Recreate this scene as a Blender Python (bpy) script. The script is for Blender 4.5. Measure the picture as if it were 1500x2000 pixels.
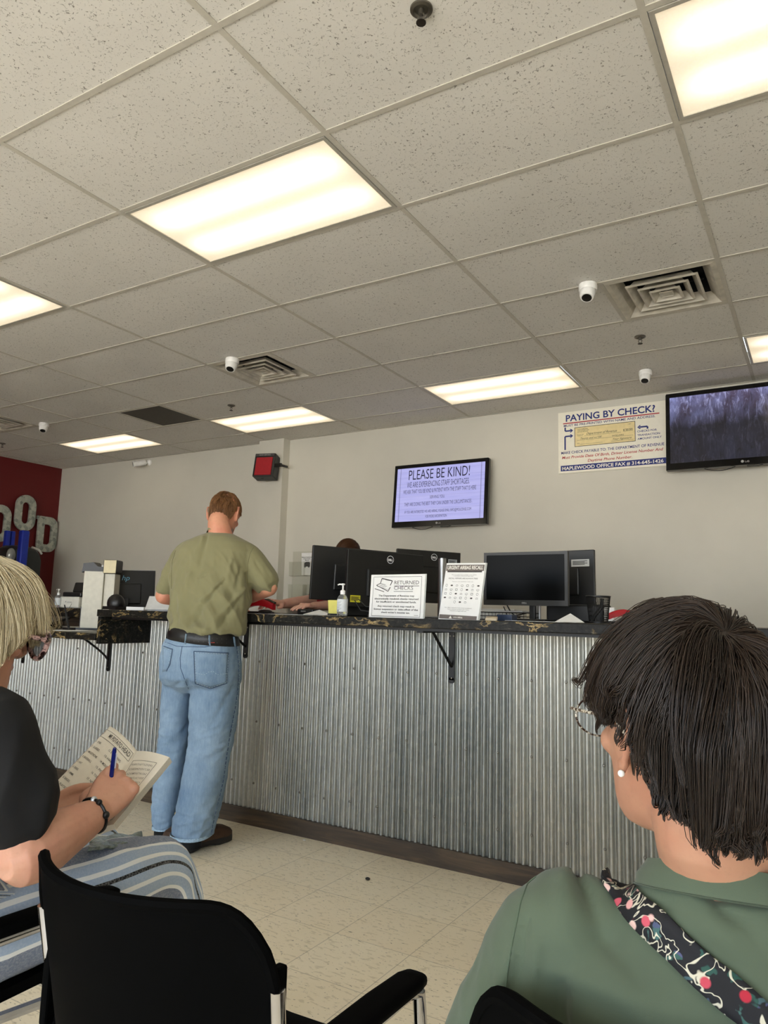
import bpy, bmesh, math, random
from mathutils import Vector, Matrix, noise
import numpy as np
random.seed(7); rng = np.random.default_rng(7)
scene = bpy.context.scene
for o in list(bpy.data.objects): bpy.data.objects.remove(o)
COL = scene.collection
PI = math.pi

# ---------------------------------------------------------------- camera
FPX = 1427.186
CAM = np.array([1.62384, -1.53836, 1.15179])
_yaw, _pitch, _roll = 0.544727, 0.1400427, 0.0269537
_f = np.array([-math.sin(_yaw)*math.cos(_pitch), math.cos(_yaw)*math.cos(_pitch), math.sin(_pitch)])
_r0 = np.array([math.cos(_yaw), math.sin(_yaw), 0.0]); _u0 = np.cross(_r0, _f)
_r = _r0*math.cos(_roll)+_u0*math.sin(_roll); _u = -_r0*math.sin(_roll)+_u0*math.cos(_roll)
cd = bpy.data.cameras.new('camera'); cam = bpy.data.objects.new('camera', cd); COL.objects.link(cam)
cd.sensor_fit = 'HORIZONTAL'; cd.sensor_width = 36; cd.lens = 36*FPX/1500; cd.clip_start = 0.02; cd.clip_end = 100
cam.matrix_world = Matrix(((_r[0], _u[0], -_f[0], CAM[0]), (_r[1], _u[1], -_f[1], CAM[1]), (_r[2], _u[2], -_f[2], CAM[2]), (0, 0, 0, 1)))
scene.camera = cam

def at(x, y, depth):            # a point seen at photo pixel x, y at a real distance along the view axis
    return Vector(CAM + (_f + _r*(x-750)/FPX - _u*(y-1000)/FPX)*depth)
def on(x, y, ax, val):          # the point seen at photo pixel x, y on an axis plane of the room
    d = _f + _r*(x-750)/FPX - _u*(y-1000)/FPX; i = 'xyz'.index(ax)
    return Vector(CAM + d*((val-CAM[i])/d[i]))

# ---------------------------------------------------------------- light, exposure
scene.view_settings.view_transform = 'Standard'; scene.view_settings.look = 'None'
scene.view_settings.gamma = 1; scene.view_settings.use_curve_mapping = False
scene.view_settings.exposure = 0.62
PANEL_E = 1.0
SKY_E = 8
w = bpy.data.worlds.new('sky'); scene.world = w; w.use_nodes = True
_n = w.node_tree; _bg = _n.nodes['Background']; _tc = _n.nodes.new('ShaderNodeTexCoord'); _sx = _n.nodes.new('ShaderNodeSeparateXYZ'); _rp = _n.nodes.new('ShaderNodeValToRGB')
_n.links.new(_tc.outputs['Generated'], _sx.inputs[0]); _n.links.new(_sx.outputs[2], _rp.inputs[0])
_e = _rp.color_ramp.elements; _e[0].position = .0; _e[0].color = (1.0, .96, .89, 1); _e[1].position = .08; _e[1].color = (.50, .60, .72, 1)   # sunlit pavement below, sky above
_n.links.new(_rp.outputs[0], _bg.inputs[0]); _bg.inputs[1].default_value = SKY_E

# ---------------------------------------------------------------- materials
def L(*c):
    return tuple(((v/255)/12.92 if v/255 <= .04045 else ((v/255+.055)/1.055)**2.4) for v in c)+(1,)
class NT:
    def __init__(s, name):
        s.m = bpy.data.materials.new(name); s.m.use_nodes = True; s.t = s.m.node_tree; s.n = s.t.nodes; s.l = s.t.links
        s.b = s.n['Principled BSDF']; s.out = s.n['Material Output']
        s.tc = s.n.new('ShaderNodeTexCoord'); s.obj = s.tc.outputs['Object']
    def node(s, typ, **kw):
        n = s.n.new(typ)
        ins = kw.pop('ins', {})
        for k, v in kw.items(): setattr(n, k, v)
        for k, v in ins.items():
            if isinstance(v, bpy.types.NodeSocket): s.l.new(v, n.inputs[k])
            else: n.inputs[k].default_value = v
        return n
    def link(s, a, b): s.l.new(a, b)
    def mapping(s, scale=(1, 1, 1), rot=(0, 0, 0), loc=(0, 0, 0), src=None):
        return s.node('ShaderNodeMapping', ins={'Vector': src or s.obj, 'Scale': scale, 'Rotation': rot, 'Location': loc}).outputs[0]
    def noise(s, scale, detail=2, rough=.5, vec=None, dist=0, out=0):
        n = s.node('ShaderNodeTexNoise', ins={'Vector': vec or s.obj, 'Scale': scale, 'Detail': detail, 'Roughness': rough, 'Distortion': dist})
        return n.outputs[out]
    def voro(s, scale, vec=None, feature='F1', out=0, rand=1):
        n = s.node('ShaderNodeTexVoronoi', feature=feature, ins={'Vector': vec or s.obj, 'Scale': scale, 'Randomness': rand})
        return n.outputs[out]
    def ramp(s, fac, stops, interp='LINEAR'):
        n = s.node('ShaderNodeValToRGB', ins={'Fac': fac}); n.color_ramp.interpolation = interp
        e = n.color_ramp.elements
        while len(e) > 1: e.remove(e[-1])
        e[0].position = stops[0][0]; e[0].color = stops[0][1]
        for p, c in stops[1:]:
            k = e.new(p); k.color = c
        return n.outputs[0]
    def mix(s, fac, a, b, mode='MIX'):
        n = s.node('ShaderNodeMix', data_type='RGBA', blend_type=mode)
        for i, v in ((0, fac), (6, a), (7, b)):
            if isinstance(v, bpy.types.NodeSocket): s.l.new(v, n.inputs[i])
            else: n.inputs[i].default_value = v
        return n.outputs[2]
    def math(s, op, a, b=0.0, c=0.0):
        n = s.node('ShaderNodeMath', operation=op)
        for i, v in enumerate((a, b, c)):
            if isinstance(v, bpy.types.NodeSocket): s.l.new(v, n.inputs[i])
            else: n.inputs[i].default_value = v
        return n.outputs[0]
    def xyz(s, vec=None):
        return s.node('ShaderNodeSeparateXYZ', ins={0: vec or s.obj}).outputs
    def bump(s, h, strength=.3, dist=.002):
        n = s.node('ShaderNodeBump', ins={'Height': h, 'Strength': strength, 'Distance': dist}); s.l.new(n.outputs[0], s.b.inputs['Normal'])
    def color(s, c):
        if isinstance(c, bpy.types.NodeSocket): s.l.new(c, s.b.inputs['Base Color'])
        else: s.b.inputs['Base Color'].default_value = c
    def set(s, **k):
        for a, v in k.items():
            i = s.b.inputs[a.replace('_', ' ')]
            if isinstance(v, bpy.types.NodeSocket): s.l.new(v, i)
            else: i.default_value = v
        return s
BW = lambda v: (v, v, v, 1)
MATS = {}
def mat(name, rgb=(200, 200, 200), rough=.5, metal=0, var=.06, vscale=30, bump=0, bscale=200, **kw):
    """plain surface with a little procedural tone variation and optional fine bump"""
    if name in MATS: return MATS[name]
    s = NT(name); c = L(*rgb)
    f = s.noise(vscale, 3)
    a = tuple(max(0, v*(1-var)) for v in c[:3])+(1,); b = tuple(min(1, v*(1+var)) for v in c[:3])+(1,)
    s.color(s.ramp(f, [(.3, a), (.7, b)])); s.set(Roughness=rough, Metallic=metal)
    if bump: s.bump(s.noise(bscale, 3), bump, .001)
    for k, v in kw.items(): s.set(**{k: v})
    MATS[name] = s.m
    return s.m
def emis(name, rgb, e):
    s = NT(name); s.color(BW(0)); s.set(Emission_Color=L(*rgb), Emission_Strength=e, Roughness=.3); MATS[name] = s.m; return s.m

# ---------------------------------------------------------------- mesh helpers
ROOT = {}
class MB:
    def __init__(s): s.v = []; s.f = []
    def add(s, vs, fs):
        o = len(s.v); s.v += [tuple(v) for v in vs]; s.f += [tuple(i+o for i in f) for f in fs]; return s
    def box(s, c, size, rot=None, bev=0, seg=2):
        bm = bmesh.new(); bmesh.ops.create_cube(bm, size=1); bmesh.ops.scale(bm, vec=size, verts=bm.verts)
        if bev: bmesh.ops.bevel(bm, geom=list(bm.edges), offset=bev, segments=seg, affect='EDGES', profile=.5)
        M = Matrix.Translation(Vector(c)) @ (rot.to_4x4() if rot is not None else Matrix())
        s.add([M @ v.co for v in bm.verts], [[v.index for v in f.verts] for f in bm.faces]) if bm.verts.index_update() is None else 0
        bm.free(); return s
    def tube(s, pts, r, n=10, cap=True, flat=None):
        """round tube along pts; r a number or one per point"""
        P = [Vector(p) for p in pts]; m = len(P); R = r if hasattr(r, '__len__') else [r]*m
        T = [(P[min(i+1, m-1)]-P[max(i-1, 0)]).normalized() for i in range(m)]
        ref = Vector((0, 0, 1)) if abs(T[0].z) < .9 else Vector((1, 0, 0))
        nn = (ref - T[0]*ref.dot(T[0])).normalized(); vs = []; fs = []
        for i in range(m):
            nn = (nn - T[i]*nn.dot(T[i])).normalized(); b = T[i].cross(nn)
            for k in range(n):
                a = 2*PI*k/n; vs.append(P[i]+(nn*math.cos(a)*(flat or 1)+b*math.sin(a))*R[i])
        for i in range(m-1):
            for k in range(n):
                k2 = (k+1) % n; fs.append((i*n+k, i*n+k2, (i+1)*n+k2, (i+1)*n+k))
        if cap: fs += [tuple(range(n))[::-1], tuple((m-1)*n+k for k in range(n))]
        return s.add(vs, fs)
    def lathe(s, prof, c=(0, 0, 0), n=24, axis=None, ref=None):
        """prof: (radius, height) pairs, turned about axis"""
        A = Vector(axis or (0, 0, 1)).normalized(); u = A.orthogonal().normalized() if ref is None else Vector(ref); w = A.cross(u); c = Vector(c)
        vs = [c + A*h + (u*math.cos(2*PI*k/n)+w*math.sin(2*PI*k/n))*max(r, 1e-5) for r, h in prof for k in range(n)]
        fs = [(i*n+k, i*n+(k+1) % n, (i+1)*n+(k+1) % n, (i+1)*n+k) for i in range(len(prof)-1) for k in range(n)]
        fs += [tuple(range(n))[::-1], tuple((len(prof)-1)*n+k for k in range(n))]
        return s.add(vs, fs)
    def prism(s, poly, d, o, ux, uy, holes=()):
        """polygon (2D) with holes spanned by ux, uy from o, thickness vector d"""
        from mathutils.geometry import tessellate_polygon
        o, ux, uy, d = map(Vector, (o, ux, uy, d))
        loops = [poly]+list(holes); flat = [p for l in loops for p in l]
        tri = tessellate_polygon([[Vector((x, y, 0)) for x, y in l] for l in loops]); N = len(flat)
        vs = [o+ux*x+uy*y for x, y in flat]; vs += [v+d for v in vs]
        fs = [tuple(t) for t in tri]+[tuple(i+N for i in t[::-1]) for t in tri]
        b = 0
        for l in loops:
            m = len(l); fs += [(b+i, b+(i+1) % m, b+(i+1) % m+N, b+i+N) for i in range(m)]; b += m
        return s.add(vs, fs)
    def quad(s, a, b, c, d): return s.add([a, b, c, d], [(0, 1, 2, 3)])
    def rings(s, R, cap=True):
        """R: list of equal-length closed rings of points"""
        n = len(R[0]); m = len(R); vs = [p for r in R for p in r]
        fs = [(i*n+k, i*n+(k+1) % n, (i+1)*n+(k+1) % n, (i+1)*n+k) for i in range(m-1) for k in range(n)]
        if cap: fs += [tuple(range(n))[::-1], tuple((m-1)*n+k for k in range(n))]
        return s.add(vs, fs)
    def sphere(s, c, r, n=12, m=8, frame=None):
        """ellipsoid; r number or 3; frame = 3 axis vectors"""
        r = r if hasattr(r, '__len__') else (r, r, r); F = frame or (Vector((1, 0, 0)), Vector((0, 1, 0)), Vector((0, 0, 1))); c = Vector(c)
        R = [[c+F[0]*r[0]*math.sin(t)*math.cos(2*PI*k/n)+F[1]*r[1]*math.sin(t)*math.sin(2*PI*k/n)-F[2]*r[2]*math.cos(t) for k in range(n)] for t in [PI*(i+.02)/(m+.04) for i in range(m+1)]]
        return s.rings(R)
    def build(s, name, m, parent=None, smooth=False, world=True, label=None):
        me = bpy.data.meshes.new(name); V = s.v
        if parent is not None and world and parent.name in ROOT:
            Mi = ROOT[parent.name].inverted(); V = [Mi @ Vector(v) for v in V]
        me.from_pydata([tuple(v) for v in V], [], s.f); me.update()
        bm = bmesh.new(); bm.from_mesh(me); bmesh.ops.recalc_face_normals(bm, faces=bm.faces); bm.to_mesh(me); bm.free()
        for mm in (m if isinstance(m, (list, tuple)) else [m]): me.materials.append(mm)
        o = bpy.data.objects.new(name, me); COL.objects.link(o)
        if smooth: smooth_by_angle(me, smooth if smooth is not True else 40)
        if parent is not None:
            o.parent = parent
            if parent.name in ROOT: ROOT[o.name] = ROOT[parent.name]
        if label: o['label'] = label
        return o
def smooth_by_angle(me, deg):
    me.polygons.foreach_set('use_smooth', [True]*len(me.polygons))
    try: me.set_sharp_from_angle(angle=math.radians(deg))
    except Exception: pass
def thing(name, label, cat, loc=(0, 0, 0), rz=0, group=None):
    o = bpy.data.objects.new(name, None); COL.objects.link(o); o.empty_display_size = .05
    o.location = loc; o.rotation_euler = (0, 0, rz); o['label'] = label; o['category'] = cat
    if group: o['group'] = group
    ROOT[o.name] = Matrix.Translation(Vector(loc)) @ Matrix.Rotation(rz, 4, 'Z')
    return o
def tag(o, label, cat, group=None, kind=None):
    o['label'] = label; o['category'] = cat
    if group: o['group'] = group
    if kind: o['kind'] = kind
    return o
def struct(o): o['kind'] = 'structure'; return o
def dup(root, loc, rz, label, group=None):
    r = root.copy(); COL.objects.link(r); r.location = loc; r.rotation_euler = (0, 0, rz); r['label'] = label
    if group: r['group'] = group
    for ch in list(root.children):
        c = ch.copy(); COL.objects.link(c); c.parent = r
        for g in list(ch.children):
            d = g.copy(); COL.objects.link(d); d.parent = c
    return r

# flat text -> triangles, fitted into a box of a 2D frame
_tc = {}
def text_tris(body, bold=0.0, shear=0.0, space=1.0):
    k = (body, bold, shear, space)
    if k in _tc: return _tc[k]
    cu = bpy.data.curves.new('t', 'FONT'); cu.body = body; cu.size = 1; cu.offset = bold; cu.shear = shear; cu.resolution_u = 3; cu.space_character = space
    o = bpy.data.objects.new('t', cu); COL.objects.link(o)
    dg = bpy.context.evaluated_depsgraph_get(); dg.update()
    me = o.evaluated_get(dg).to_mesh()
    V = [(v.co.x, v.co.y) for v in me.vertices]; F = [tuple(p.vertices) for p in me.polygons]
    o.evaluated_get(dg).to_mesh_clear(); bpy.data.objects.remove(o); bpy.data.curves.remove(cu)
    _tc[k] = (V, F); return V, F
class Face2D:
    """a flat face with its own frame: o = top left, ux across (unit), uy down (unit), W x H metres; coordinates 0..1"""
    def __init__(s, o, ux, uy, W, H, n):
        s.o, s.ux, s.uy, s.W, s.H, s.n = Vector(o), Vector(ux).normalized(), Vector(uy).normalized(), W, H, Vector(n).normalized()
    def p(s, u, v, e=.0006): return s.o+s.ux*(u*s.W)+s.uy*(v*s.H)+s.n*e
    def text(s, mb, body, u0, u1, vb, h, bold=0.0, shear=0.0, cap=.70, e=.0006, slope=0.0):
        V, F = text_tris(body, bold, shear)
        x0 = min(v[0] for v in V); x1 = max(v[0] for v in V)
        mb.add([s.p(u0+(x-x0)/(x1-x0)*(u1-u0), vb-(y/cap)*h+slope*(x-x0)/(x1-x0), e) for x, y in V], F)
    def rect(s, mb, u0, v0, u1, v1, e=.0004):
        mb.quad(s.p(u0, v0, e), s.p(u0, v1, e), s.p(u1, v1, e), s.p(u1, v0, e))
    def line(s, mb, pts, wd, e=.0005):
        for (a, b), (c, d) in zip(pts[:-1], pts[1:]):
            A = s.p(a, b, e); B = s.p(c, d, e); t = (B-A).normalized(); q = t.cross(s.n)*(wd*s.H/2)
            mb.quad(A-q, A+q, B+q, B-q)
    def poly(s, mb, pts, e=.0005): mb.add([s.p(a, b, e) for a, b in pts], [tuple(range(len(pts)))])
    def ring(s, mb, u, v, r, wd, e=.0005, n=28, ry=None):
        ry = ry or r
        P = [(math.cos(2*PI*k/n), math.sin(2*PI*k/n)) for k in range(n)]
        o = [s.p(u+c*r/s.W, v+d*ry/s.H, e) for c, d in P]; i = [s.p(u+c*(r-wd)/s.W, v+d*(ry-wd)/s.H, e) for c, d in P]
        mb.add(o+i, [(k, (k+1) % n, n+(k+1) % n, n+k) for k in range(n)])
    def disc(s, mb, u, v, r, e=.0005, n=20, ry=None):
        ry = ry or r
        mb.add([s.p(u+math.cos(2*PI*k/n)*r/s.W, v+math.sin(2*PI*k/n)*ry/s.H, e) for k in range(n)], [tuple(range(n))])
# ================================================================= ROOM
H = 3.0508; G = 0.6096; YB = 4.70; XL = -7.42; XR = 4.6; YF = -5.2
def wall_mat(name, rgb):
    s = NT(name); c = L(*rgb); f = s.noise(1.4, 4, .6)
    s.color(s.ramp(f, [(.3, tuple(v*.96 for v in c[:3])+(1,)), (.7, tuple(min(1, v*1.03) for v in c[:3])+(1,))]))
    s.bump(s.noise(140, 4, .6), .12, .001); s.set(Roughness=.62); return s.m
M_wall = wall_mat('painted wall', (208, 205, 194)); M_red = wall_mat('red paint', (98, 12, 14))
M_white = mat('white paint', (226, 224, 214), .5)
# ceiling tile
s = NT('fissured ceiling tile'); base = L(223, 220, 214)
n1 = s.noise(88, 2, .6, dist=1.2); n2 = s.noise(150, 2, .6)
sp = s.ramp(n1, [(.625, BW(0)), (.675, BW(1))]); sp2 = s.ramp(n2, [(.67, BW(0)), (.73, BW(1))])
big = s.ramp(s.noise(2.2, 3), [(.3, BW(.93)), (.7, BW(1.0))])
c = s.mix(1, base, big, 'MULTIPLY'); c = s.mix(s.math('MULTIPLY', sp, .75), c, L(96, 90, 80)); c = s.mix(s.math('MULTIPLY', sp2, .35), c, L(110, 104, 94))
s.color(c); s.set(Roughness=.95); s.bump(s.math('SUBTRACT', 1.0, sp), .5, .002); M_tile = s.m
M_grid = mat('ceiling grid metal', (192, 187, 176), .6)
s = NT('vinyl composition tile floor'); X, Y, Z = s.xyz()
fx = s.math('DIVIDE', s.math('ADD', X, 0.26999), .3048); fy = s.math('DIVIDE', s.math('SUBTRACT', Y, 1.13435), .3048)
ex = s.math('ABSOLUTE', s.math('SUBTRACT', s.math('FRACT', fx), .5)); ey = s.math('ABSOLUTE', s.math('SUBTRACT', s.math('FRACT', fy), .5))
seam = s.ramp(s.math('MAXIMUM', ex, ey), [(.4945, BW(0)), (.4975, BW(1))])
cell = s.node('ShaderNodeCombineXYZ', ins={0: s.math('FLOOR', fx), 1: s.math('FLOOR', fy)}).outputs[0]
wn = s.node('ShaderNodeTexWhiteNoise', ins={'Vector': cell}).outputs[0]
tone = s.mix(wn, L(246, 232, 204), L(250, 238, 212))
m1 = s.mapping((26, 75, 1), (0, 0, .25)); st = s.ramp(s.noise(1, 2, .5, m1), [(.36, BW(1)), (.42, BW(0))])
tone = s.mix(s.math('MULTIPLY', st, .35), tone, L(176, 160, 124))
dk = s.ramp(s.noise(1, 2, .6, s.mapping((55, 120, 1), (0, 0, -.3), (5, 2, 0))), [(.655, BW(0)), (.685, BW(1))])
tone = s.mix(s.math('MULTIPLY', dk, .75), tone, L(104, 92, 74))
tone = s.mix(s.ramp(s.noise(1.1, 4), [(.35, BW(0)), (.75, BW(.22))]), tone, L(176, 164, 134))
s.color(s.mix(s.math('MULTIPLY', seam, .6), tone, L(120, 108, 86))); s.set(Roughness=s.ramp(s.noise(8, 3), [(.3, BW(.3)), (.7, BW(.48))])); M_floor = s.m

struct(MB().box(((XL+XR)/2, (YF+YB)/2, -.05), (XR-XL+.4, YB-YF+.4, .1)).build('floor', M_floor))
struct(MB().box(((XL+XR)/2, YB+.06, H/2+.05), (XR-XL+.3, .12, H+.4)).build('wall_back', M_wall))
struct(MB().box((XL-.06, (YF+YB)/2, H/2+.05), (.12, YB-YF, H+.4)).build('wall_left', M_red))
struct(MB().box((XR+.06, (YF+YB)/2, H/2+.05), (.12, YB-YF, H+.4)).build('wall_right', M_wall))
# street side wall behind the seats: piers between shop windows
fw = MB()
wins = [(-3.6, -1.1), (-.5, 2.0), (2.5, 4.4)]; zb, zt = .45, 2.6
fw.box(((XL+XR)/2, YF-.08, zb/2), (XR-XL+.3, .16, zb)); fw.box(((XL+XR)/2, YF-.08, (zt+H+.3)/2), (XR-XL+.3, .16, H+.3-zt))
xs = [XL-.12]+[v for p in wins for v in p]+[XR+.12]
for a, b in zip(xs[::2], xs[1::2]): fw.box(((a+b)/2, YF-.08, (zb+zt)/2), (b-a, .16, zt-zb))
struct(fw.build('wall_front', M_wall))
M_alu = mat('dark aluminium', (60, 60, 62), .35, .8)
for i, (a, b) in enumerate(wins):
    m = MB()
    for x in (a+.03, (a+b)/2, b-.03): m.box((x, YF-.05, (zb+zt)/2), (.06, .08, zt-zb))
    for z in (zb+.03, zt-.03): m.box(((a+b)/2, YF-.05, z), (b-a, .079, .06))
    struct(m.build('window_%d' % (i+1), M_alu))
# pilaster on the back wall
pl = MB().box((-3.575, YB-.055, H/2), (.35, .11, H)); struct(pl.build('trim_1', M_wall))
# wall angle where ceiling meets walls
m = MB(); m.box(((XL+XR)/2, YB-.011, H-.001), (XR-XL, .022, .004)); m.box((XL+.011, (YF+YB)/2, H-.001), (.022, YB-YF, .004)); m.box((-3.575, YB-.121, H-.001), (.37, .022, .004))
struct(m.build('trim_2', M_grid))
struct(MB().box((XL+.008, (YF+YB)/2, .05), (.016, YB-YF, .1)).build('baseboard_left', mat('black vinyl base', (30, 30, 30), .5)))

# ceiling: tiles per half cell, with openings where fixtures sit
lights = [(-1, 1), (1, 1), (-3, 1), (-5, 1), (-1, 6), (-3, 6), (-5, 6), (1, 6), (3, 1), (3, 6), (-5, -4), (-3, -4), (-1, -4), (1, -4)]
vents = [(1, 4), (-4, 4), (-10, 4)]     # half-cell column, row
grille = (-7, 5)
holes = set()
for a, b in lights: holes |= {(2*a, b), (2*a+1, b)}
holes |= set(vents) | {grille}
m = MB(); zt = H+.0035
i0, i1 = math.floor(XL/G), math.ceil(XR/G); j0, j1 = math.floor(YF/G), math.ceil(YB/G)
for i in range(i0, i1):
    for j in range(j0, j1):
        if (i, j) in holes: continue
        x0, x1, y0, y1 = max(i*G, XL), min((i+1)*G, XR), max(j*G, YF), min((j+1)*G, YB)
        if x1 <= x0 or y1 <= y0: continue
        m.quad((x0, y0, zt), (x1, y0, zt), (x1, y1, zt), (x0, y1, zt))
m.box(((XL+XR)/2, (YF+YB)/2, H+.5), (XR-XL, YB-YF, .02))
struct(m.build('ceiling', M_tile))
m = MB(); T = .0115
for k in range(math.ceil(XL/(2*G)), math.floor(XR/(2*G))+1): m.box((k*2*G, (YF+YB)/2, H+.0012), (2*T, YB-YF, .0036))
for k in range(j0+1, j1): m.box(((XL+XR)/2, k*G, H+.0014), (XR-XL, 2*T, .0036))
for (i, j) in vents+[grille]:
    for x in (i*G, (i+1)*G):
        if round(x/G) % 2: m.box((x, (j+.5)*G, H+.0013), (2*T, G, .0036))
struct(m.build('trim_3', M_grid))

# troffers
s = NT('prismatic lit diffuser')
X, Y, Z = s.xyz()
def bell(v, c, wd): return s.math('POWER', 2.718, s.math('MULTIPLY', -1.0, s.math('POWER', s.math('DIVIDE', s.math('SUBTRACT', v, c), wd), 2.0)))
tubes = s.math('ADD', bell(Y, -.13, .085), bell(Y, .13, .085))
endf = s.math('SMOOTH_MIN', 1.0, s.math('MULTIPLY', s.math('SUBTRACT', .60, s.math('ABSOLUTE', X)), 7.0), .3)
prism = s.voro(95, feature='F1'); pr = s.ramp(prism, [(0, BW(1.06)), (.8, BW(.9))])
e = s.math('MULTIPLY', s.math('ADD', .42, s.math('MULTIPLY', s.math('MULTIPLY', tubes, endf), .75)), pr)
col = s.mix(s.math('MULTIPLY', tubes, endf), L(255, 232, 190), L(255, 247, 230))
s.color(BW(.6)); s.set(Emission_Color=col, Emission_Strength=s.math('MULTIPLY', e, PANEL_E), Roughness=.4); M_diff = s.m
M_frame = mat('troffer frame', (190, 186, 176), .4, .3)
def troffer(loc, label):
    t = thing('ceiling_light', label, 'light', loc, 0, None)
    W, D = 2*G-.03, G-.03
    f = MB()
    for y in (-D/2+.008, D/2-.008): f.box((0, y, .001), (W, .016, .008))
    for x in (-W/2+.008, W/2-.008): f.box((x, 0, .001), (.016, D-.032, .0078))
    f.build('frame', M_frame, t, world=False)
    MB().box((0, 0, .003), (W-.032, D-.032, .003)).build('diffuser', M_diff, t, world=False)
    MB().box((0, 0, .06), (W, D, .1)).build('housing', M_frame, t, world=False)
    return t
names = {(-1, 1): 'large lit ceiling light nearest the camera, over the middle of the room', (1, 1): 'lit ceiling light in the upper right corner with yellowish prismatic lens',
 (-3, 1): 'lit ceiling light cut off by the left edge of the photo', (-1, 6): 'lit ceiling light between the taller dome camera and the wall above the message screen',
 (-3, 6): 'lit ceiling light just above the pilaster with the red speaker', (-5, 6): 'lit ceiling light farthest left near the red wall', (1, 6): 'lit ceiling light above the dark screen at the right edge'}
T0 = None
for k in lights:
    loc = ((k[0]+.5)*2*G, (k[1]+.5)*G, H); lab = names.get(k, 'ceiling light outside the photo, column %s row %s' % ('abcdefghij'[k[0]+5], 'front' if k[1] < 0 else ('near' if k[1] == 1 else 'far')))
    if T0 is None: T0 = troffer(loc, lab); T0['group'] = 'ceiling lights'
    else: dup(T0, loc, 0, lab, 'ceiling lights')

# square louvred air diffusers
M_vent = mat('dusty white vent metal', (196, 190, 176), .5, var=.18, vscale=14)
M_dark = mat('dark duct', (18, 18, 18), .8)
def vent(i, j, label, clips=False):
    t = thing('ceiling_vent', label, 'vent', ((i+.5)*G, (j+.5)*G, H), 0, 'square ceiling vents')
    b = G/2-.012
    def sq(a, z): return [Vector((x*a, y*a, z)) for x, y in ((-1, -1), (1, -1), (1, 1), (-1, 1))]
    f = MB(); f.rings([sq(b, 0), sq(b-.028, -.002), sq(b-.05, .02), sq(b-.075, .055), sq(b-.08, .055), sq(b-.03, .003), sq(b, .006)], cap=False); f.build('frame', M_vent, t, world=False)
    for a, z in ((.195, -.002), (.138, -.006), (.085, -.01)):
        c = MB(); c.rings([sq(a, z), sq(a-.012, z-.004), sq(a-.042, z+.042), sq(a-.046, z+.042), sq(a-.016, z+.002), sq(a-.002, z+.005)], cap=False)
        c.add([], []); c.build('louvre', M_vent, t, world=False)
    c = MB(); c.rings([sq(.038, -.004), sq(.034, -.008), sq(.004, .016)], cap=True); c.build('centre_plate', M_vent, t, world=False)
    d = MB(); d.rings([sq(b-.04, .056), sq(b-.04, .2)], cap=False); d.quad(*sq(b-.04, .2)); d.build('duct', M_dark, t, world=False)
    h = MB(); h.tube([(-.2, .0, .045), (.2, 0, .045)], .004); h.tube([(0, -.2, .045), (0, .2, .045)], .004); h.build('cross_bar', M_alu, t, world=False)
    if clips:
        h = MB(); h.box((-.03, .10, .03), (.15, .012, .006), Matrix.Rotation(.9, 3, 'Z')); h.box((.03, .06, .02), (.05, .02, .006)); h.build('bracket', M_grid, t, world=False, label='loose metal bracket')
    return t
vent(1, 4, 'dusty square ceiling vent with loose bracket, right of the large dome camera', True)
vent(-4, 4, 'square ceiling vent in the middle distance with a dome camera on its corner')
vent(-10, 4, 'square ceiling vent at the left edge beside the far dome camera')
t = thing('return_air_grille', 'dark grey square perforated return air grille in the ceiling', 'vent', ((grille[0]+.5)*G, (grille[1]+.5)*G, H))
MB().box((0, 0, .003), (G-.05, G-.05, .004)).build('mesh_panel', mat('dark perforated metal', (72, 68, 62), .7, bump=.4, bscale=300), t, world=False)
f = MB()
for y in (-1, 1): f.box((0, y*(G/2-.02), .001), (G-.026, .014, .006)); f.box((y*(G/2-.02), 0, .001), (.014, G-.054, .0058))
f.build('frame', M_grid, t, world=False)

# dome cameras
M_plas = mat('white plastic', (238, 238, 236), .35); M_blk = mat('black plastic', (12, 12, 13), .4, var=.1)
def dome(x, y, rz, label, k=1.0):
    t = thing('dome_camera', label, 'camera', (x, y, H), rz, 'white dome security cameras')
    R = [(.050, 0), (.052, -.012), (.052, -.034), (.047, -.040)]
    MB().lathe([(r*k, h*k) for r, h in R]).build('base', M_plas, t, True, world=False)
    c = Vector((0, -.01, -.052))*k
    a = Vector((0, -.45, -1)).normalized()
    MB().lathe([(r*k, h*k) for r, h in [(.020, -.03), (.040, -.02), (.045, 0), (.042, .022), (.037, .040), (.034, .043)]], c, 24, a).build('eyeball', M_plas, t, True, world=False)
    MB().lathe([(r*k, h*k) for r, h in [(.028, .042), (.028, .0445), (.012, .046)]], c, 20, a).build('lens', M_blk, t, True, world=False)
    return t
dome(.545, 2.42, 0, 'large white dome security camera beside the right ceiling vent')
dome(.523, 4.07, 0, 'white dome security camera above the check payment sign', .95)
dome(-2.16, 2.42, .3, 'white dome security camera on the corner of the middle ceiling vent', 1.0)
dome(-5.33, 3.0, .8, 'white dome security camera at far left near the left vent', .95)
# bullet camera on the back wall
p = on(292, 905, 'y', YB)
t = thing('bullet_camera', 'white bullet security camera on the back wall under the ceiling', 'camera', (p.x, YB, p.z))
MB().lathe([(.04, 0), (.04, -.015), (.02, -.03)], (0, 0, .01), 20, (0, 1, 0)).build('mount', M_plas, t, True, world=False)
MB().tube([(0, -.02, .01), (-.02, -.06, -.015)], .013).build('arm', M_plas, t, True, world=False)
a = Vector((-.55, -.8, -.25)).normalized()
MB().lathe([(.030, -.06), (.034, -.055), (.034, .075), (.038, .078), (.038, .1), (.033, .1)], (-.05, -.09, -.01), 20, a).build('body', M_plas, t, True, world=False)
MB().lathe([(.031, .1), (.03, .101), (.01, .102)], (-.05, -.09, -.01), 20, a).build('lens', M_blk, t, True, world=False)
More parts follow.
